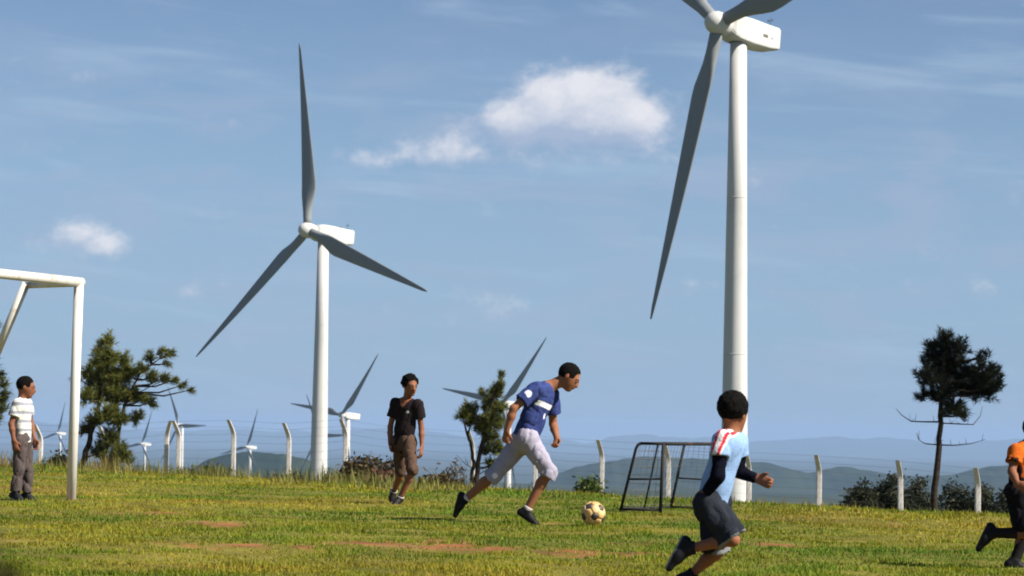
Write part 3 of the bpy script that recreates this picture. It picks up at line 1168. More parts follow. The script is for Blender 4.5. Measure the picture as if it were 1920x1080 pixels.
def build_mini_goal():
    a = hit(1238, 963)
    D = a.y
    root = thing('mini_goal', 'small rusty steel practice goal frame behind the football', 'goal', (a.x, a.y, gzf(a.x, a.y)))
    org = Vector(root.location)
    H = (at(1243, 832, D) - org).z

    def q(px, dy, z):
        p = at(px, 900, D + dy) - org
        p.z = z
        return p

    def gl(p):
        return gzf(org.x + p.x, org.y + p.y) - org.z

    def bar(name, pts, r):
        return MB().tube(pts, r * .8, 8).build(name, rust, root)
    dyB = 1.35
    # near side frame: sloping rear leg, upright front post
    A0 = q(1163, .12, 0)
    A0.z = gl(A0) - .02
    A1 = q(1194, .10, H)
    B0 = Vector((0, 0, -.05))
    B1 = q(1243, 0, H)
    bar('rear_leg', [A0, A1 + (A0 - A1) * .08, A1 + (A0 - A1) * .015 + Vector((.012, 0, -.004)), A1 + Vector((.05, 0, 0))], .021)
    bar('front_post', [B0, B1], .025)
    bar('top_rail', [A1 + Vector((.04, 0, 0)), B1 + Vector((.02, 0, 0))], .021)
    m0, m1 = A0.lerp(A1, .49), B0.lerp(B1, .52)
    bar('middle_rail', [m0, m1], .014)
    bar('ground_rail', [A0 + Vector((0, 0, .05)), Vector((0, 0, .03))], .018)
    c0, c1 = q(1207, .06, 0), q(1233, .05, H)
    c0.z = gl(c0)
    bar('brace', [c0, c1], .012)
    # far side frame
    C0 = q(1257, dyB, 0)
    C0.z = gl(C0) - .02
    C1 = q(1283, dyB, H)
    E0 = q(1336, dyB - .1, 0)
    E0.z = gl(E0) - .04
    E1 = q(1340, dyB - .1, H)
    bar('rear_leg', [C0, C1], .021)
    bar('front_post', [E0, E1], .025)
    bar('top_rail', [C1, E1], .021)
    bar('middle_rail', [C0.lerp(C1, .49), E0.lerp(E1, .49)], .012)
    bar('ground_rail', [C0 + Vector((0, 0, .05)), E0 + Vector((0, 0, .07))], .018)
    net = MB()
    lace = lambda a, b, c, d, n, m: [net.tube([a.lerp(b, i / n), d.lerp(c, i / n)], .0022, 3, False) for i in range(1, n)] + \
        [net.tube([a.lerp(d, i / m), b.lerp(c, i / m)], .0022, 3, False) for i in range(1, m)]
    lace(A0, A1, B1, B0, 9, 6)
    lace(C0, C1, E1, E0, 9, 6)
    lace(A0, A1, C1, C0, 9, 15)
    no = net.build('net', net_cord, root)
    tag(no, kind='stuff')
    bar('crossbar', [B1, E1], .025)
    bar('rear_rail', [A1 + Vector((.03, 0, 0)), C1], .020)
    bar('ground_rail', [A0 + Vector((0, 0, .05)), C0 + Vector((0, 0, .05))], .018)


build_mini_goal()


# ------------------------------------------------------------------ football
def build_ball():
    c = at(1112, 963, 22.4)
    rad = .114
    g = gzf(c.x, c.y)
    root = thing('football', 'yellowed leather football with dark panels in the air before the player', 'ball', (c.x, c.y, c.z))
    phi = (1 + 5 ** .5) / 2
    ico = []
    for a in (-1, 1):
        for b in (-phi, phi):
            ico += [(0, a, b), (a, b, 0), (b, 0, a)]
    ico = np.array(ico) / math.sqrt(1 + phi * phi)
    rot = np.array(Matrix.Rotation(R(38), 3, 'Z') @ Matrix.Rotation(R(24), 3, 'X') @ Matrix.Rotation(R(15), 3, 'Y'))
    ico = ico @ rot.T
    dist = np.linalg.norm(ico[:, None] - ico[None], axis=2)
    el = dist[dist > .01].min() * 1.05
    nb = [[j for j in range(12) if 0 < dist[i, j] < el] for i in range(12)]

    def ordered(center, pts):
        cn = center / np.linalg.norm(center)
        u = np.cross(cn, [.31, .2, .93])
        u /= np.linalg.norm(u)
        w = np.cross(cn, u)
        return sorted(pts, key=lambda p: math.atan2(p @ w, p @ u))
    polys = []
    for i in range(12):
        polys.append((ico[i], ordered(ico[i], [ico[i] * 2 / 3 + ico[j] / 3 for j in nb[i]]), True))
    for i in range(12):
        for j in nb[i]:
            for k in nb[i]:
                if i < j < k and k in nb[j]:
                    pts = []
                    for (a, b) in ((i, j), (j, k), (k, i), (j, i), (k, j), (i, k)):
                        pts.append(ico[a] * 2 / 3 + ico[b] / 3)
                    ce = (ico[i] + ico[j] + ico[k]) / 3
                    polys.append((ce, ordered(ce, pts), False))
    tan = mat('ball_tan_leather', (.50, .30, .105), rough=.5, spec=.25, col2=(.58, .44, .22), scale=14)
    black = mat('ball_dark_leather', (.025, .02, .022), rough=.5, col2=(.07, .05, .04), scale=20)
    for ce, pts, dark in polys:
        ce = ce / np.linalg.norm(ce)
        ring = []
        for a, b in zip(pts, pts[1:] + pts[:1]):
            for f in (0, .5):
                p = a * (1 - f) + b * f
                ring.append(p / np.linalg.norm(p))
        bm = bmesh.new()

        def sph(p, sc):
            p = p / np.linalg.norm(p)
            return bm.verts.new(Vector(p * rad * sc))
        vc = sph(ce, 1.0)
        r1 = [sph(ce * .5 + p * .5, 1.0) for p in ring]
        r2 = [sph(ce * .07 + p * .93, .998) for p in ring]
        r3 = [sph(p * .995 + ce * .005, .965) for p in ring]
        n = len(ring)
        for k in range(n):
            bm.faces.new((vc, r1[k], r1[(k + 1) % n]))
            bm.faces.new((r1[k], r2[k], r2[(k + 1) % n], r1[(k + 1) % n]))
            bm.faces.new((r2[k], r3[k], r3[(k + 1) % n], r2[(k + 1) % n]))
        bmesh.ops.recalc_face_normals(bm, faces=bm.faces)
        for f in bm.faces:
            f.smooth = True
            if f.normal.dot(f.calc_center_median()) < 0:
                f.normal_flip()
        me = bpy.data.meshes.new('panel')
        bm.to_mesh(me)
        bm.free()
        link('panel', me, black if dark else tan, root)


build_ball()


# ------------------------------------------------------------------ people
_LAT = np.random.default_rng(99).random((32, 32, 32)).astype(np.float32)


def vn3(P, f, o=0.0):
    q = P * f + o
    i = np.floor(q).astype(int)
    t = q - i
    t = t * t * (3 - 2 * t)
    i0, i1 = i % 32, (i + 1) % 32
    r = 0
    for a in (0, 1):
        for b in (0, 1):
            for c in (0, 1):
                w = (t[..., 0] if a else 1 - t[..., 0]) * (t[..., 1] if b else 1 - t[..., 1]) * (t[..., 2] if c else 1 - t[..., 2])
                r = r + w * _LAT[(i1 if a else i0)[..., 0], (i1 if b else i0)[..., 1], (i1 if c else i0)[..., 2]]
    return r - .5


def unit(v):
    v = np.asarray(v, float)
    return v / (np.linalg.norm(v) + 1e-12)


class Solid:
    """smooth union of tapered limbs and ellipsoids, turned into one continuous surface"""
    def __init__(s):
        s.p = []

    def cone(s, a, b, ra, rb, k=.02, flat=None, cut0=False, cut1=False, neg=False):
        a, b = np.asarray(a, float), np.asarray(b, float)
        ab = b - a
        L2 = ab @ ab + 1e-12
        ax = ab / math.sqrt(L2)

        def f(P):
            w = P - a
            t = np.clip((w @ ab) / L2, 0, 1)
            d = w - t[..., None] * ab
            if flat is not None:
                n, q = flat
                c = d @ n
                d = d + (c * (1 / q - 1))[..., None] * n
            r = np.sqrt((d * d).sum(-1)) - (ra + (rb - ra) * t)
            if flat is not None:
                r = r * min(1, flat[1] ** .5)
            if cut0:
                r = np.maximum(r, -((P - a) @ ax))
            if cut1:
                r = np.maximum(r, (P - b) @ ax)
            return r
        m = max(ra, rb) + k + .03
        s.p.append((f, np.minimum(a, b) - m, np.maximum(a, b) + m, k, neg))
        return s

    def ell(s, c, ax, rad, k=.02, neg=False):
        c, A, r = np.asarray(c, float), np.asarray(ax, float), np.asarray(rad, float)

        def f(P):
            q = (P - c) @ A.T
            k0 = np.sqrt(((q / r) ** 2).sum(-1))
            k1 = np.sqrt(((q / (r * r)) ** 2).sum(-1)) + 1e-9
            return k0 * (k0 - 1) / k1
        m = r.max() + k + .03
        s.p.append((f, c - m, c + m, k, neg))
        return s

    def surface(s, vox=.007, post=None):
        lo_ = np.min([p[1] for p in s.p if not p[4]], 0) - .01
        hi_ = np.max([p[2] for p in s.p if not p[4]], 0) + .01
        n = np.ceil((hi_ - lo_) / vox).astype(int) + 1
        ax = [lo_[i] + vox * np.arange(n[i]) for i in range(3)]
        D = np.full(n, .2, np.float32)
        for (f, a, b, k, neg) in s.p:
            sl = []
            for i in range(3):
                i0 = max(int((a[i] - lo_[i]) / vox), 0)
                i1 = min(int((b[i] - lo_[i]) / vox) + 2, n[i])
                sl.append(slice(i0, max(i1, i0)))
            sl = tuple(sl)
            P = np.stack(np.meshgrid(ax[0][sl[0]], ax[1][sl[1]], ax[2][sl[2]], indexing='ij'), -1)
            if P.size == 0:
                continue
            d = f(P)
            e = D[sl]
            if neg:
                D[sl] = np.maximum(e, -d)
            else:
                h = np.clip(.5 + .5 * (e - d) / k, 0, 1)
                D[sl] = e * (1 - h) + d * h - k * h * (1 - h)
        if post is not None:
            near = np.abs(D) < .06
            I = np.argwhere(near)
            P = lo_ + I * vox
            D[near] = post(P, D[near])
        D[0], D[-1], D[:, 0], D[:, -1], D[:, :, 0], D[:, :, -1] = .2, .2, .2, .2, .2, .2
        return nets(D, lo_, vox)


def nets(D, lo_, vox):
    """surface nets"""
    S = D < 0
    n = np.array(D.shape)
    cells = n - 1
    acc = np.zeros((*cells, 3), np.float32)
    cnt = np.zeros(cells, np.float32)
    corner = lambda a, b, c: (slice(a, n[0] - 1 + a), slice(b, n[1] - 1 + b), slice(c, n[2] - 1 + c))
    for axis in range(3):
        for u in (0, 1):
            for v in (0, 1):
                o0 = [0, 0, 0]
                o1 = [0, 0, 0]
                oth = [i for i in range(3) if i != axis]
                o0[oth[0]] = o1[oth[0]] = u
                o0[oth[1]] = o1[oth[1]] = v
                o1[axis] = 1
                d0, d1 = D[corner(*o0)], D[corner(*o1)]
                cr = S[corner(*o0)] != S[corner(*o1)]
                t = np.where(cr, d0 / np.where(cr, d0 - d1, 1), 0)
                p = np.zeros((*cells, 3), np.float32)
                p[..., axis] = t
                p[..., oth[0]] = u
                p[..., oth[1]] = v
                acc += p * cr[..., None]
                cnt += cr
    act = cnt > 0
    idx = np.full(cells, -1, np.int64)
    idx[act] = np.arange(act.sum())
    I = np.argwhere(act)
    V = lo_ + (I + acc[act] / cnt[act][:, None]) * vox
    Q = []
    for axis in range(3):
        oth = [i for i in range(3) if i != axis]
        a0 = [slice(1, -1)] * 3
        a0[axis] = slice(0, n[axis] - 1)
        a1 = list(a0)
        a1[axis] = slice(1, n[axis])
        s0, s1 = S[tuple(a0)], S[tuple(a1)]
        for flip in (False, True):
            E = np.argwhere((s0 & ~s1) if not flip else (~s0 & s1))
            if not len(E):
                continue
            base = E.copy()
            base[:, oth[0]] += 1
            base[:, oth[1]] += 1
            quad = []
            for (du, dv) in ((-1, -1), (0, -1), (0, 0), (-1, 0)):
                c = base.copy()
                c[:, oth[0]] += du
                c[:, oth[1]] += dv
                quad.append(idx[c[:, 0], c[:, 1], c[:, 2]])
            q = np.stack(quad, 1)
            if flip != (axis == 1):
                q = q[:, ::-1]
            Q.append(q)
    Q = np.concatenate(Q)
    Q = Q[(Q >= 0).all(1)]
    return V, Q


skin_mat = mat('skin', None, rough=.62, attr='tint', vary=.25, scale=14, spec=.2, bump=.15, bscale=120)
cloth_mat = mat('cloth', None, rough=.9, attr='tint', vary=.22, scale=18, spec=.0, bump=.35, bscale=90)
hair_mat = mat('hair', (.004, .0035, .0035), rough=.9, col2=(.009, .008, .007), scale=60, spec=.06, bump=.8, bscale=140)
shoe_mat = mat('shoe_leather', None, rough=.6, attr='tint', vary=.25, scale=40, spec=.15)


def part(name, VQ, m, root, tint=None):
    V, Q = VQ
    me = mesh_np(name, V, quads=Q)
    if tint is not None:
        c = tint(V) if callable(tint) else np.tile(np.array(tint, float), (len(V), 1))
        colour_attr(me, 'tint', c)
    return link(name, me, m, root)


def person(label, foot_px, J, h, head_f, head_u, wear, skin=(.22, .098, .052), hair_style='short', dy_all=0.0, group='children and players on the field'):
    """J: joints as (pixel x, pixel y, depth offset in metres); h: body size (1 = grown up)"""
    b = hit(*foot_px)
    D = b.y + dy_all
    s = FPX / D
    g = gzf(b.x, b.y)
    root = thing('person', label, 'person', (b.x, b.y, g), group)
    org = Vector(root.location)
    j = {}
    for k_, (px, py, dy) in J.items():
        j[k_] = np.array(at(px, py, D + dy) - org)
    # proportions: r(name) = limb radii
    u = h
    hipL, hipR = j['hipL'], j['hipR']
    shL, shR = j['shL'], j['shR']
    pel = (hipL + hipR) / 2
    chest = (shL + shR) / 2
    up = unit(chest - pel)
    lat = unit(shL - shR)
    lat = unit(lat - up * (lat @ up))
    front = np.cross(lat, up)
    hlat = unit(hipL - hipR)
    hc = j['head']
    hf = unit(head_f)
    hu = unit(np.array(head_u, float) - hf * (np.array(head_u, float) @ hf))
    hl = np.cross(hu, hf)
    A = np.array([hl, hf, hu])
    H = .225 * (u * .45 + .55) * wear.get('head', 1.06)          # head height; children's heads are relatively large
    neck0 = chest + up * .045 * u
    B = Solid()
    # torso
    B.cone(hipL, hipR, .098 * u, .098 * u, .05 * u)
    B.cone(pel + up * .03 * u, pel + up * .2 * u, .13 * u, .125 * u, .06 * u, flat=(front, .74))
    B.cone(pel + up * .2 * u, chest - up * .08 * u, .125 * u, .155 * u, .06 * u, flat=(front, .70))
    B.cone(shL - up * .02 * u - lat * .03 * u, shR - up * .02 * u + lat * .03 * u, .062 * u, .062 * u, .06 * u)
    B.cone(chest, neck0, .085 * u, .058 * u, .05 * u)
    neck_top = hc - hu * H * .25 - hf * H * .12
    B.cone(neck0 - up * .02 * u, neck_top, .064 * u, .060 * u, .04 * u)
    # head: skull, face, jaw, brow, nose, lips, ears
    B.ell(hc + hu * H * .10 - hf * H * .07, A, (H * .335, H * .42, H * .40), .02)
    B.ell(hc - hu * H * .12 + hf * H * .12, A, (H * .27, H * .30, H * .36), .03)
    B.ell(hc - hu * H * .39 + hf * H * .25, A, (H * .14, H * .12, H * .10), .03)
    B.ell(hc + hu * H * .10 + hf * H * .33, A, (H * .22, H * .07, H * .05), .02)
    B.cone(hc + hu * H * .04 + hf * H * .40, hc - hu * H * .11 + hf * H * .445, .009 * H / .22, .016 * H / .22, .014)
    B.ell(hc - hu * H * .24 + hf * H * .40, A, (H * .11, H * .05, H * .045), .01)
    for sg in (1, -1):
        B.ell(hc + hl * sg * H * .335 - hf * H * .06 - hu * H * .02, A, (H * .04, H * .08, H * .13), .01)
        B.ell(hc + hl * sg * H * .15 + hf * H * .375 + hu * H * .02, A, (H * .075, H * .05, H * .045), .004, neg=True)
        B.ell(hc + hl * sg * H * .15 + hf * H * .345 + hu * H * .02, A, (H * .065, H * .055, H * .045), .004)
    for sd, sg in (('L', 1), ('R', -1)):
        sh, el, wr, hd = j['sh' + sd], j['el' + sd], j['wr' + sd], j['ha' + sd]
        B.cone(sh, el, .054 * u, .041 * u, .03 * u)
        B.cone(el, el + (wr - el) * .35, .042 * u, .043 * u, .02 * u)
        B.cone(el + (wr - el) * .35, wr, .043 * u, .027 * u, .02 * u)
        # hand
        q = .55 + .45 * u
        d = unit(hd - wr)
        n = -lat * sg                       # palm faces the body
        n = unit(n - d * (n @ d))
        side = np.cross(d, n)
        if side @ front < 0:
            side = -side                    # thumb side points forward
        kn = wr + d * .085 * q
        B.cone(wr, kn, .031 * q, .038 * q, .015, flat=(n, .48))
        curl = wear.get('curl', .9)
        for i, (o, L) in enumerate(((.028, .072), (.010, .080), (-.009, .075), (-.027, .058))):
            f0 = kn + side * o * q
            d1 = unit(d + n * curl * .6)
            d2 = unit(d * (1 - curl * .75) + n * curl * 1.15)
            d3 = unit(d * (1 - curl * 1.5) + n * curl * .9)
            f1 = f0 + d1 * L * q * .48
            f2 = f1 + d2 * L * q * .34
            B.cone(f0 - d * .01, f1, .0095 * q, .0090 * q, .006)
            B.cone(f1, f2, .0090 * q, .0082 * q, .004)
            B.cone(f2, f2 + d3 * L * q * .26, .0082 * q, .0072 * q, .004)
        t0 = wr + d * .022 * q + side * .024 * q
        t1 = t0 + unit(d * .75 + side * .65 + n * .35) * .042 * q
        t2 = t1 + unit(d * .9 + side * .15 + n * .6) * .034 * q
        B.cone(t0, t1, .014 * q, .0105 * q, .010)
        B.cone(t1, t2, .0105 * q, .0085 * q, .005)
        # leg
        hp, kn_, an, to = j['hip' + sd], j['kn' + sd], j['an' + sd], j['to' + sd]
        B.cone(hp, kn_, .090 * u, .056 * u, .04 * u)
        cal = kn_ + (an - kn_) * .32
        shin_d = unit(an - kn_)
        bk = unit(-front - shin_d * (-front @ shin_d))
        B.cone(kn_, cal + bk * .012 * u, .055 * u, .055 * u, .03 * u)
        B.cone(cal + bk * .012 * u, an, .054 * u, .036 * u, .03 * u)
        fd_ = unit(to - an)
        dn_ = unit(shin_d - fd_ * (shin_d @ fd_))
        q_ = .5 + .5 * u
        he_ = an + dn_ * .040 * q_ - fd_ * .025 * q_
        B.cone(an, he_ + fd_ * .05 * q_, .034 * q_, .028 * q_, .02 * u)
        B.cone(he_, he_ + fd_ * .15 * q_, .026 * q_, .022 * q_, .02 * u)

    sk = np.array(skin)

    def body_tint(V):
        c = np.tile(sk, (len(V), 1))
        q = (V - hc) @ A.T / H
        for sg in (1, -1):
            e = ((q[:, 0] - sg * .15) / .055) ** 2 + ((q[:, 2] - .02) / .024) ** 2
            c[(e < 1) & (q[:, 1] > .2)] = (.10, .085, .075)
            e = ((q[:, 0] - sg * .15) / .03) ** 2 + ((q[:, 2] - .02) / .032) ** 2
            c[(e < 1) & (q[:, 1] > .2)] = (.01, .008, .008)
            e = ((q[:, 0] - sg * .15) / .10) ** 2 + ((q[:, 2] - .115) / .022) ** 2
            c[(e < 1) & (q[:, 1] > .2)] = (.012, .01, .01)
        e = (q[:, 0] / .12) ** 2 + ((q[:, 2] + .24) / .04) ** 2
        c[(e < 1) & (q[:, 1] > .25)] = sk * np.array([.85, .55, .6])
        lip = np.linalg.norm(V - (j['haL']), axis=1)
        return c
    part('body', B.surface(.0068), skin_mat, root, body_tint)

    # hair
    Hs = Solid()
    if hair_style == 'bushy':
        Hs.ell(hc + hu * H * .17 - hf * H * .10, A, (H * .41, H * .47, H * .44), .02)
        amp, fr = .010, 60
    elif hair_style == 'afro':
        Hs.ell(hc + hu * H * .18 - hf * H * .10, A, (H * .42, H * .45, H * .42), .02)
        amp, fr = .026, 45
    else:
        Hs.ell(hc + hu * H * .13 - hf * H * .08, A, (H * .365, H * .445, H * .42), .02)
        amp, fr = .006, 70

    def hair_cut(P, D_):
        q = (P - hc) @ A.T / H
        # face opening, ears and nape stay free
        hairline = .20 + .10 * np.cos(q[:, 0] * 6) + .10 * vn3(P, 60, 2.0)
        face = np.minimum(q[:, 1] - .20, hairline + .06 - q[:, 2]) * H
        D2 = D_ + vn3(P, fr) * amp + vn3(P, fr * 2.3, 7.3) * amp * .6
        D2 = np.maximum(D2, face)
        low = (-.06 - .26 * np.clip(-q[:, 1] * 2.2, 0, 1) - q[:, 2]) * H
        return np.maximum(D2, low)
    part('hair', Hs.surface(.0062, hair_cut), hair_mat, root)

    # ---------------------------------------------------- clothes
    def tc(V):
        """torso coordinates: height 0 (hips) .. 1 (shoulders), sideways, forwards (metres/size)"""
        L = np.linalg.norm(chest - pel)
        return ((V - pel) @ up) / L, ((V - pel) @ lat) / u, ((V - pel) @ front) / u

    def folds(amp, fr=16, o=0.0):
        def f(P, D_):
            W_ = P @ np.array([[.8, .2, .5], [-.3, .9, .2], [-.35, -.2, .75]]) * np.array([1.0, 1.0, .55])
            a_ = np.clip(1 - 3.4 * np.abs(vn3(W_, fr, o)), 0, 1) ** 2
            b_ = np.clip(1 - 3.4 * np.abs(vn3(W_[:, ::-1], fr * 1.7, o + 5)), 0, 1) ** 2
            return D_ + (a_ * 1.0 + b_ * .5 - .35) * amp
        return f
    w = wear
    ease = w.get('ease', .016) * u
    S = Solid()
    hem = w.get('hem', .10) * u
    S.cone(pel - up * (hem + .05 * u), pel + up * .2 * u, .150 * u + ease, .132 * u + ease, .06 * u, flat=(front, .76))
    S.cone(pel + up * .2 * u, chest - up * .08 * u, .132 * u + ease, .158 * u + ease, .06 * u, flat=(front, .73))
    S.cone(shL - up * .02 * u - lat * .03 * u, shR - up * .02 * u + lat * .03 * u, .063 * u + ease * .8, .063 * u + ease * .8, .06 * u)
    S.cone(chest - up * .02 * u, chest + up * .025 * u, .09 * u + ease * .5, .074 * u, .04 * u)
    sl = w.get('sleeve', .62)
    for sd in 'LR':
        sh, el, wr = j['sh' + sd], j['el' + sd], j['wr' + sd]
        e = sh + (el - sh) * sl
        S.cone(sh, e, .060 * u + ease, .058 * u + ease * 1.5, .03 * u, cut1=True)
    fs = folds(w.get('fold', .011) * u, 15, 3.1)

    def shirt_post(P, D_):
        D2 = fs(P, D_)
        return np.maximum(D2, -((P - (pel - up * hem)) @ up) + .012 * u * np.sin((P @ lat) * 26))
    part('shirt', S.surface(.0075, shirt_post), cloth_mat, root, (lambda V: w['shirt'](V, tc, dict(j=j, u=u, chest=chest, pel=pel, up=up, lat=lat, front=front))))
    if w.get('long_sleeves'):
        for sd in 'LR':
            U = Solid()
            sh, el, wr = j['sh' + sd], j['el' + sd], j['wr' + sd]
            U.cone(sh + (el - sh) * .3, el, .068 * u, .061 * u, .02 * u)
            U.cone(el, wr, .061 * u, .046 * u, .02 * u, cut1=True)
            part('undershirt_sleeve', U.surface(.0075, folds(.009 * u, 22, 8)), cloth_mat, root, w['long_sleeves'])
    # trousers or shorts: sc = how far down each leg (1 knee, 2 ankle)
    T = Solid()
    le = w.get('leg_ease', .026) * u
    end = w.get('leg', 1.0)
    T.cone(hipL, hipR, .105 * u + le * .6, .105 * u + le * .6, .06 * u)
    T.cone(pel, pel + up * .16 * u, .140 * u + le * .3, .138 * u, .05 * u, flat=(front, .78))
    fl = w.get('flare', .012) * u
    for sd in 'LR':
        hp, kn_, an = j['hip' + sd], j['kn' + sd], j['an' + sd]
        if end <= 1.0:
            e = hp + (kn_ - hp) * end
            T.cone(hp, e, .098 * u + le, .066 * u + le + fl, .045 * u, cut1=True)
        else:
            T.cone(hp, kn_, .096 * u + le, .064 * u + le, .045 * u)
            e = kn_ + (an - kn_) * (end - 1)
            T.cone(kn_, e, .064 * u + le, (.052 if end > 1.5 else .060) * u + le + fl, .03 * u, cut1=True)
    ft = folds(w.get('leg_fold', .02) * u, 13, 6.4)

    def trouser_post(P, D_):
        D2 = ft(P, D_)
        return np.maximum(D2, (P - (pel + up * .13 * u)) @ up)
    part(w.get('leg_name', 'shorts'), T.surface(.0075, trouser_post), cloth_mat, root, (lambda V: w['trousers'](V, dict(j=j, u=u, pel=pel, up=up, lat=lat, front=front))))
    # shoes, socks
    for sd in 'LR':
        kn_, an, to = j['kn' + sd], j['an' + sd], j['to' + sd]
        fd = unit(to - an)
        sh_d = unit(an - kn_)
        dn = unit(sh_d - fd * (sh_d @ fd))
        q = .5 + .5 * u
        # foot axis runs below the ankle
        heel = an + dn * .045 * q - fd * .035 * q
        toe = heel + fd * .215 * q + dn * .010 * q
        sdv = np.cross(fd, dn)
        K = Solid()
        K.cone(heel, heel + fd * .1 * q, .037 * q, .044 * q, .02 * q)
        K.cone(heel + fd * .1 * q, toe - fd * .02 * q, .045 * q, .035 * q, .02 * q, flat=(dn, .85))
        K.cone(heel - dn * .005, an - sh_d * .012 * q, .040 * q, .043 * q, .02 * q)
        K.cone(an, heel + fd * .13 * q - dn * .005, .038 * q, .036 * q, .02 * q)
        sole = heel + dn * .034 * q
        V, Q = K.surface(.006, lambda P, D_: np.maximum(D_, (P - sole) @ dn))
        c1, c2 = w['shoe'], w.get('sole', (.25, .24, .23))

        def shoe_tint(V, sole=sole, dn=dn):
            c = np.tile(np.array(c1, float), (len(V), 1))
            c[((V - sole) @ dn) > -.012] = c2
            return c
        part('shoe', (V, Q), shoe_mat, root, shoe_tint)
        if w.get('sock'):
            G = Solid()
            G.cone(an - sh_d * w.get('sock_len', .07) * q, an + dn * .01, .048 * q, .042 * q, .02 * q, cut0=True)
            part('sock', G.surface(.006), cloth_mat, root, w['sock'])
    return root


def fill(V, c):
    return np.tile(np.array(c, float), (len(V), 1))


# --- the boy standing by the goal
def shirt_keeper(V, tc, k):
    c = fill(V, (.56, .56, .53))
    a, l, f = tc(V)
    band = np.sin(a * 2 * np.pi * 4.2 + .6)
    c[band > .45] = (.26, .27, .31)
    return c


person('boy in striped white shirt and grey trousers standing beside the goal post', (40, 940),
       dict(hipL=(46, 826, .05), hipR=(38, 826, -.07), shL=(51, 757, .13), shR=(33, 757, -.13), head=(49, 726, .0),
            elL=(58, 793, .17), wrL=(64, 823, .10), haL=(68, 840, .09), elR=(21, 795, -.16), wrR=(26, 826, -.18), haR=(30, 842, -.17),
            knL=(52, 878, .06), anL=(50, 927, .07), toL=(66, 933, .05), knR=(36, 878, -.08), anR=(29, 925, -.09), toR=(44, 932, -.14)),
       .70, (.90, .12, -.18), (.12, 0, 1),
       dict(shirt=shirt_keeper, trousers=lambda V, k: fill(V, (.080, .064, .062)), leg=1.93, leg_name='trousers', leg_ease=.022, flare=.012, ease=.020, hem=.02,
            sleeve=.62, shoe=(.012, .012, .016), sole=(.35, .36, .40), curl=.6, head=1.09), hair_style='short', skin=(.19, .075, .040))


# --- the teenager walking
def shirt_teen(V, tc, k):
    c = fill(V, (.019, .014, .0155))
    a, l, f = tc(V)
    vneck = (f > .02) & (a > .88) & (np.abs(l) < (a - .86) * .36)
    c[vneck] = (.20, .080, .042)
    mark = (f > .03) & (((l - .085) / .02) ** 2 + ((a - .78) / .035) ** 2 < 1)
    c[mark] = (.40, .40, .46)
    return c


person('teenager in dark V-neck shirt and brown shorts walking across the field', (744, 945),
       dict(hipL=(766, 830, -.05), hipR=(748, 829, .05), shL=(784, 758, -.07), shR=(742, 755, .07), head=(769, 723, -.05),
            elL=(790, 803, -.06), wrL=(791, 838, -.12), haL=(790, 852, -.15), elR=(732, 800, .10), wrR=(731, 832, .04), haR=(734, 846, .0),
            knL=(773, 882, -.24), anL=(750, 934, -.16), toL=(738, 943, -.30), knR=(752, 884, .14), anR=(738, 922, .38), toR=(735, 942, .30)),
       .78, (.52, -.80, -.22), (.05, -.1, 1),
       dict(shirt=shirt_teen, trousers=lambda V, k: fill(V, (.085, .053, .039)), leg=1.02, leg_ease=.020, ease=.022, hem=.04, sleeve=.60, flare=.010,
            shoe=(.012, .010, .010), sole=(.12, .10, .09), sock=(.55, .50, .50), sock_len=.03, curl=.5, head=1.12), hair_style='afro', skin=(.20, .080, .042))


# --- the player after the ball
def shirt_player(V, tc, k):
    c = fill(V, (.036, .052, .165))
    a, l, f = tc(V)
    n = vn3(V, 30)
    c = c * (1 + .5 * n[:, None])
    c[(f > .015) & (a > .70) & (a < .80) & (np.abs(l) < .17)] = (.74, .76, .78)
    mk = (f > .02) & (((l + .02) / .022) ** 2 + ((a - .56) / .055) ** 2 < 1)
    c[mk] = (.66, .66, .76)
    p = k['j']['shR'] + (k['j']['elR'] - k['j']['shR']) * .30
    dd = V - p
    out = -k['lat'] * .7 + np.array([0, -.5, 0])
    c[(np.linalg.norm(dd - out * 0, axis=1) < .095) & (np.linalg.norm(np.cross(dd, unit([-.15, -1, .1])), axis=1) < .036) & (dd[:, 1] < 0)] = (.62, .63, .72)
    return c


def trousers_player(V, k):
    c = fill(V, (.30, .285, .36))
    p = k['j']['knR']
    q = k['j']['knL']
    c[np.linalg.norm(V - (q + np.array([.01, -.09, .0])), axis=1) < .028] = (.70, .70, .74)
    return c


person('player in blue shirt and pale three-quarter trousers running after the football', (1003, 984),
       dict(hipL=(979, 826, .07), hipR=(988, 824, -.09), shL=(1034, 738, .17), shR=(1005, 729, -.17), head=(1067, 707, .02),
            elL=(1037, 795, .26), wrL=(1044, 822, .12), haL=(1042, 836, .06), elR=(963, 766, -.25), wrR=(950, 808, -.24), haR=(947, 826, -.22),
            knR=(1030, 884, -.10), anR=(987, 958, -.08), toR=(1014, 976, -.10), knL=(926, 892, .06), anL=(871, 938, .10), toL=(862, 974, .10)),
       .92, (.80, -.10, -.60), (.55, 0, .85),
       dict(shirt=shirt_player, trousers=trousers_player, leg=1.13, leg_name='trousers', leg_ease=.021, ease=.022, hem=-.03, sleeve=.66, flare=.016, leg_fold=.012, head=1.14,
            shoe=(.006, .006, .007), sole=(.03, .03, .03), sock=(.50, .46, .46), sock_len=.045, curl=1.0), hair_style='short', skin=(.24, .098, .048))


# --- the boy running in the foreground, seen from behind
def shirt_boy(V, tc, k):
    c = fill(V, (.22, .34, .56))
    a, l, f = tc(V)
    sh, el = k['j']['shR'], k['j']['elR']
    # white shoulder panel with two red stripes running down the near sleeve
    mid = k['chest'] + k['up'] * .06
    ax = unit(el - sh)
    near = (a > .74) & (l < -.03)
    s_ = (V - sh) @ k['front']
    yoke = near & (s_ > -.035 * k['u']) & (s_ < .075 * k['u'])
    c[yoke] = (.72, .70, .72)
    for o in (-.020, .050):
        c[near & (np.abs(s_ - o * k['u']) < .0125 * k['u'])] = (.55, .035, .05)
    return c


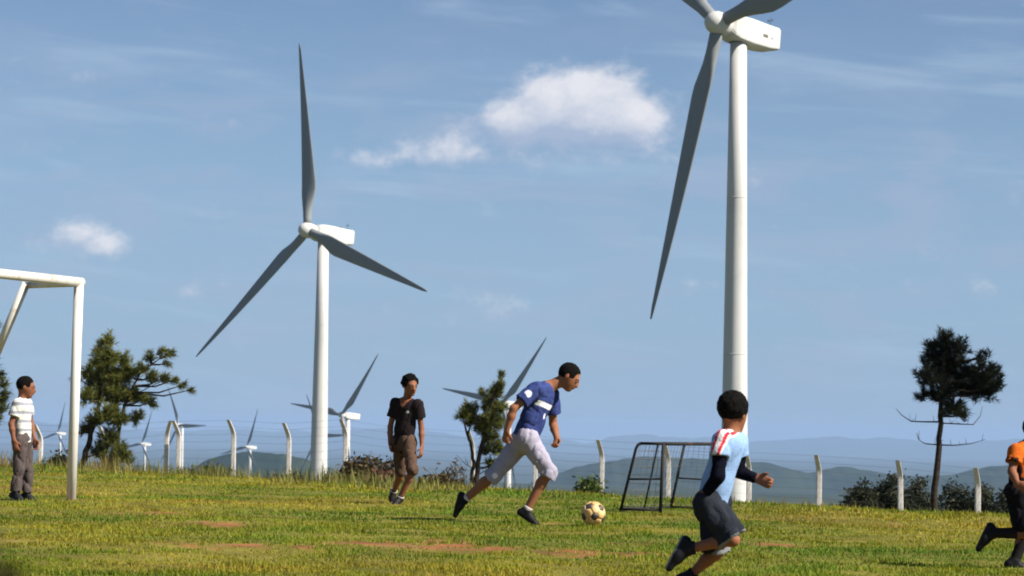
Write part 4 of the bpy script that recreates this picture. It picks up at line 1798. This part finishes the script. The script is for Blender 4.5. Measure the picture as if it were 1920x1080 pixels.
def shorts_boy(V, k):
    c = fill(V, (.024, .027, .036))
    kn, hp = k['j']['knR'], k['j']['hipR']
    t = ((V - hp) @ (kn - hp)) / ((kn - hp) @ (kn - hp))
    c[(t > .95)] = (.18, .185, .20)
    return c


person('boy in light blue shirt with red shoulder stripes running, seen from behind', (1300, 1106),
       dict(hipR=(1328, 945, -.06), hipL=(1340, 946, .06), shR=(1353, 824, -.12), shL=(1384, 826, .10), head=(1376, 775, .0),
            elR=(1346, 893, -.17), wrR=(1324, 924, -.12), haR=(1312, 936, -.10), elL=(1384, 884, .14), wrL=(1418, 897, .12), haL=(1432, 902, .10),
            knR=(1374, 1012, -.10), anR=(1290, 1030, -.06), toR=(1268, 1072, -.06), knL=(1342, 1038, .08), anL=(1292, 1082, .12), toL=(1322, 1100, .14)),
       .65, (.55, .78, -.12), (.1, .05, 1),
       dict(shirt=shirt_boy, trousers=shorts_boy, leg=.98, leg_ease=.042, ease=.024, hem=.06, sleeve=.48, flare=.022, head=1.10, long_sleeves=(.006, .0065, .012), leg_fold=.03,
            shoe=(.009, .009, .012), sole=(.16, .16, .17), sock=(.02, .02, .025), sock_len=.05, curl=1.0), hair_style='bushy', skin=(.23, .092, .046))


# --- the child leaving the picture on the right
def shirt_orange(V, tc, k):
    c = fill(V, (.46, .10, .016))
    a, l, f = tc(V)
    c[(np.sin(l * 58 + 1.0) > .55) & (a < .86)] = (.03, .018, .014)
    c[a < .40] = (.018, .016, .018)
    c[(l < -.15) & (a < .66)] = (.015, .012, .012)
    for o in (-.055, .035):
        dig = (f < .0) & (a > .50) & (a < .80) & (np.abs(l - o) < .030)
        c[dig] = (.62, .36, .05)
        c[dig & (np.abs(l - o) < .012) & (a > .56) & (a < .74)] = (.05, .03, .02)
    return c


def shorts_orange(V, k):
    c = fill(V, (.012, .011, .014))
    z = (V - k['pel']) @ k['up'] / k['u']
    side = (V[:, 0] - k['pel'][0]) > .0
    c[side & (np.sin(z * 70) > .15) & (z < -.06)] = (.60, .42, .46)
    return c


person('child in orange shirt and dark striped shorts running out at the right edge', (1900, 1069),
       dict(hipR=(1908, 926, -.06), hipL=(1919, 926, .06), shR=(1905, 846, -.13), shL=(1938, 846, .10), head=(1943, 808, .0),
            elR=(1897, 884, -.18), wrR=(1908, 908, -.24), haR=(1920, 915, -.26), elL=(1950, 884, .16), wrL=(1966, 872, .10), haL=(1976, 868, .08),
            knR=(1924, 1000, -.10), anR=(1862, 1000, -.04), toR=(1848, 1030, -.04), knL=(1922, 1000, .12), anL=(1902, 1052, .10), toL=(1932, 1062, .10)),
       .68, (.88, .35, -.1), (.12, 0, 1),
       dict(shirt=shirt_orange, trousers=shorts_orange, leg=.96, leg_ease=.034, ease=.022, hem=.08, sleeve=.60, flare=.016,
            shoe=(.006, .006, .008), sole=(.03, .03, .03), sock=(.02, .016, .018), sock_len=.20, curl=1.0), hair_style='short', skin=(.21, .082, .042))
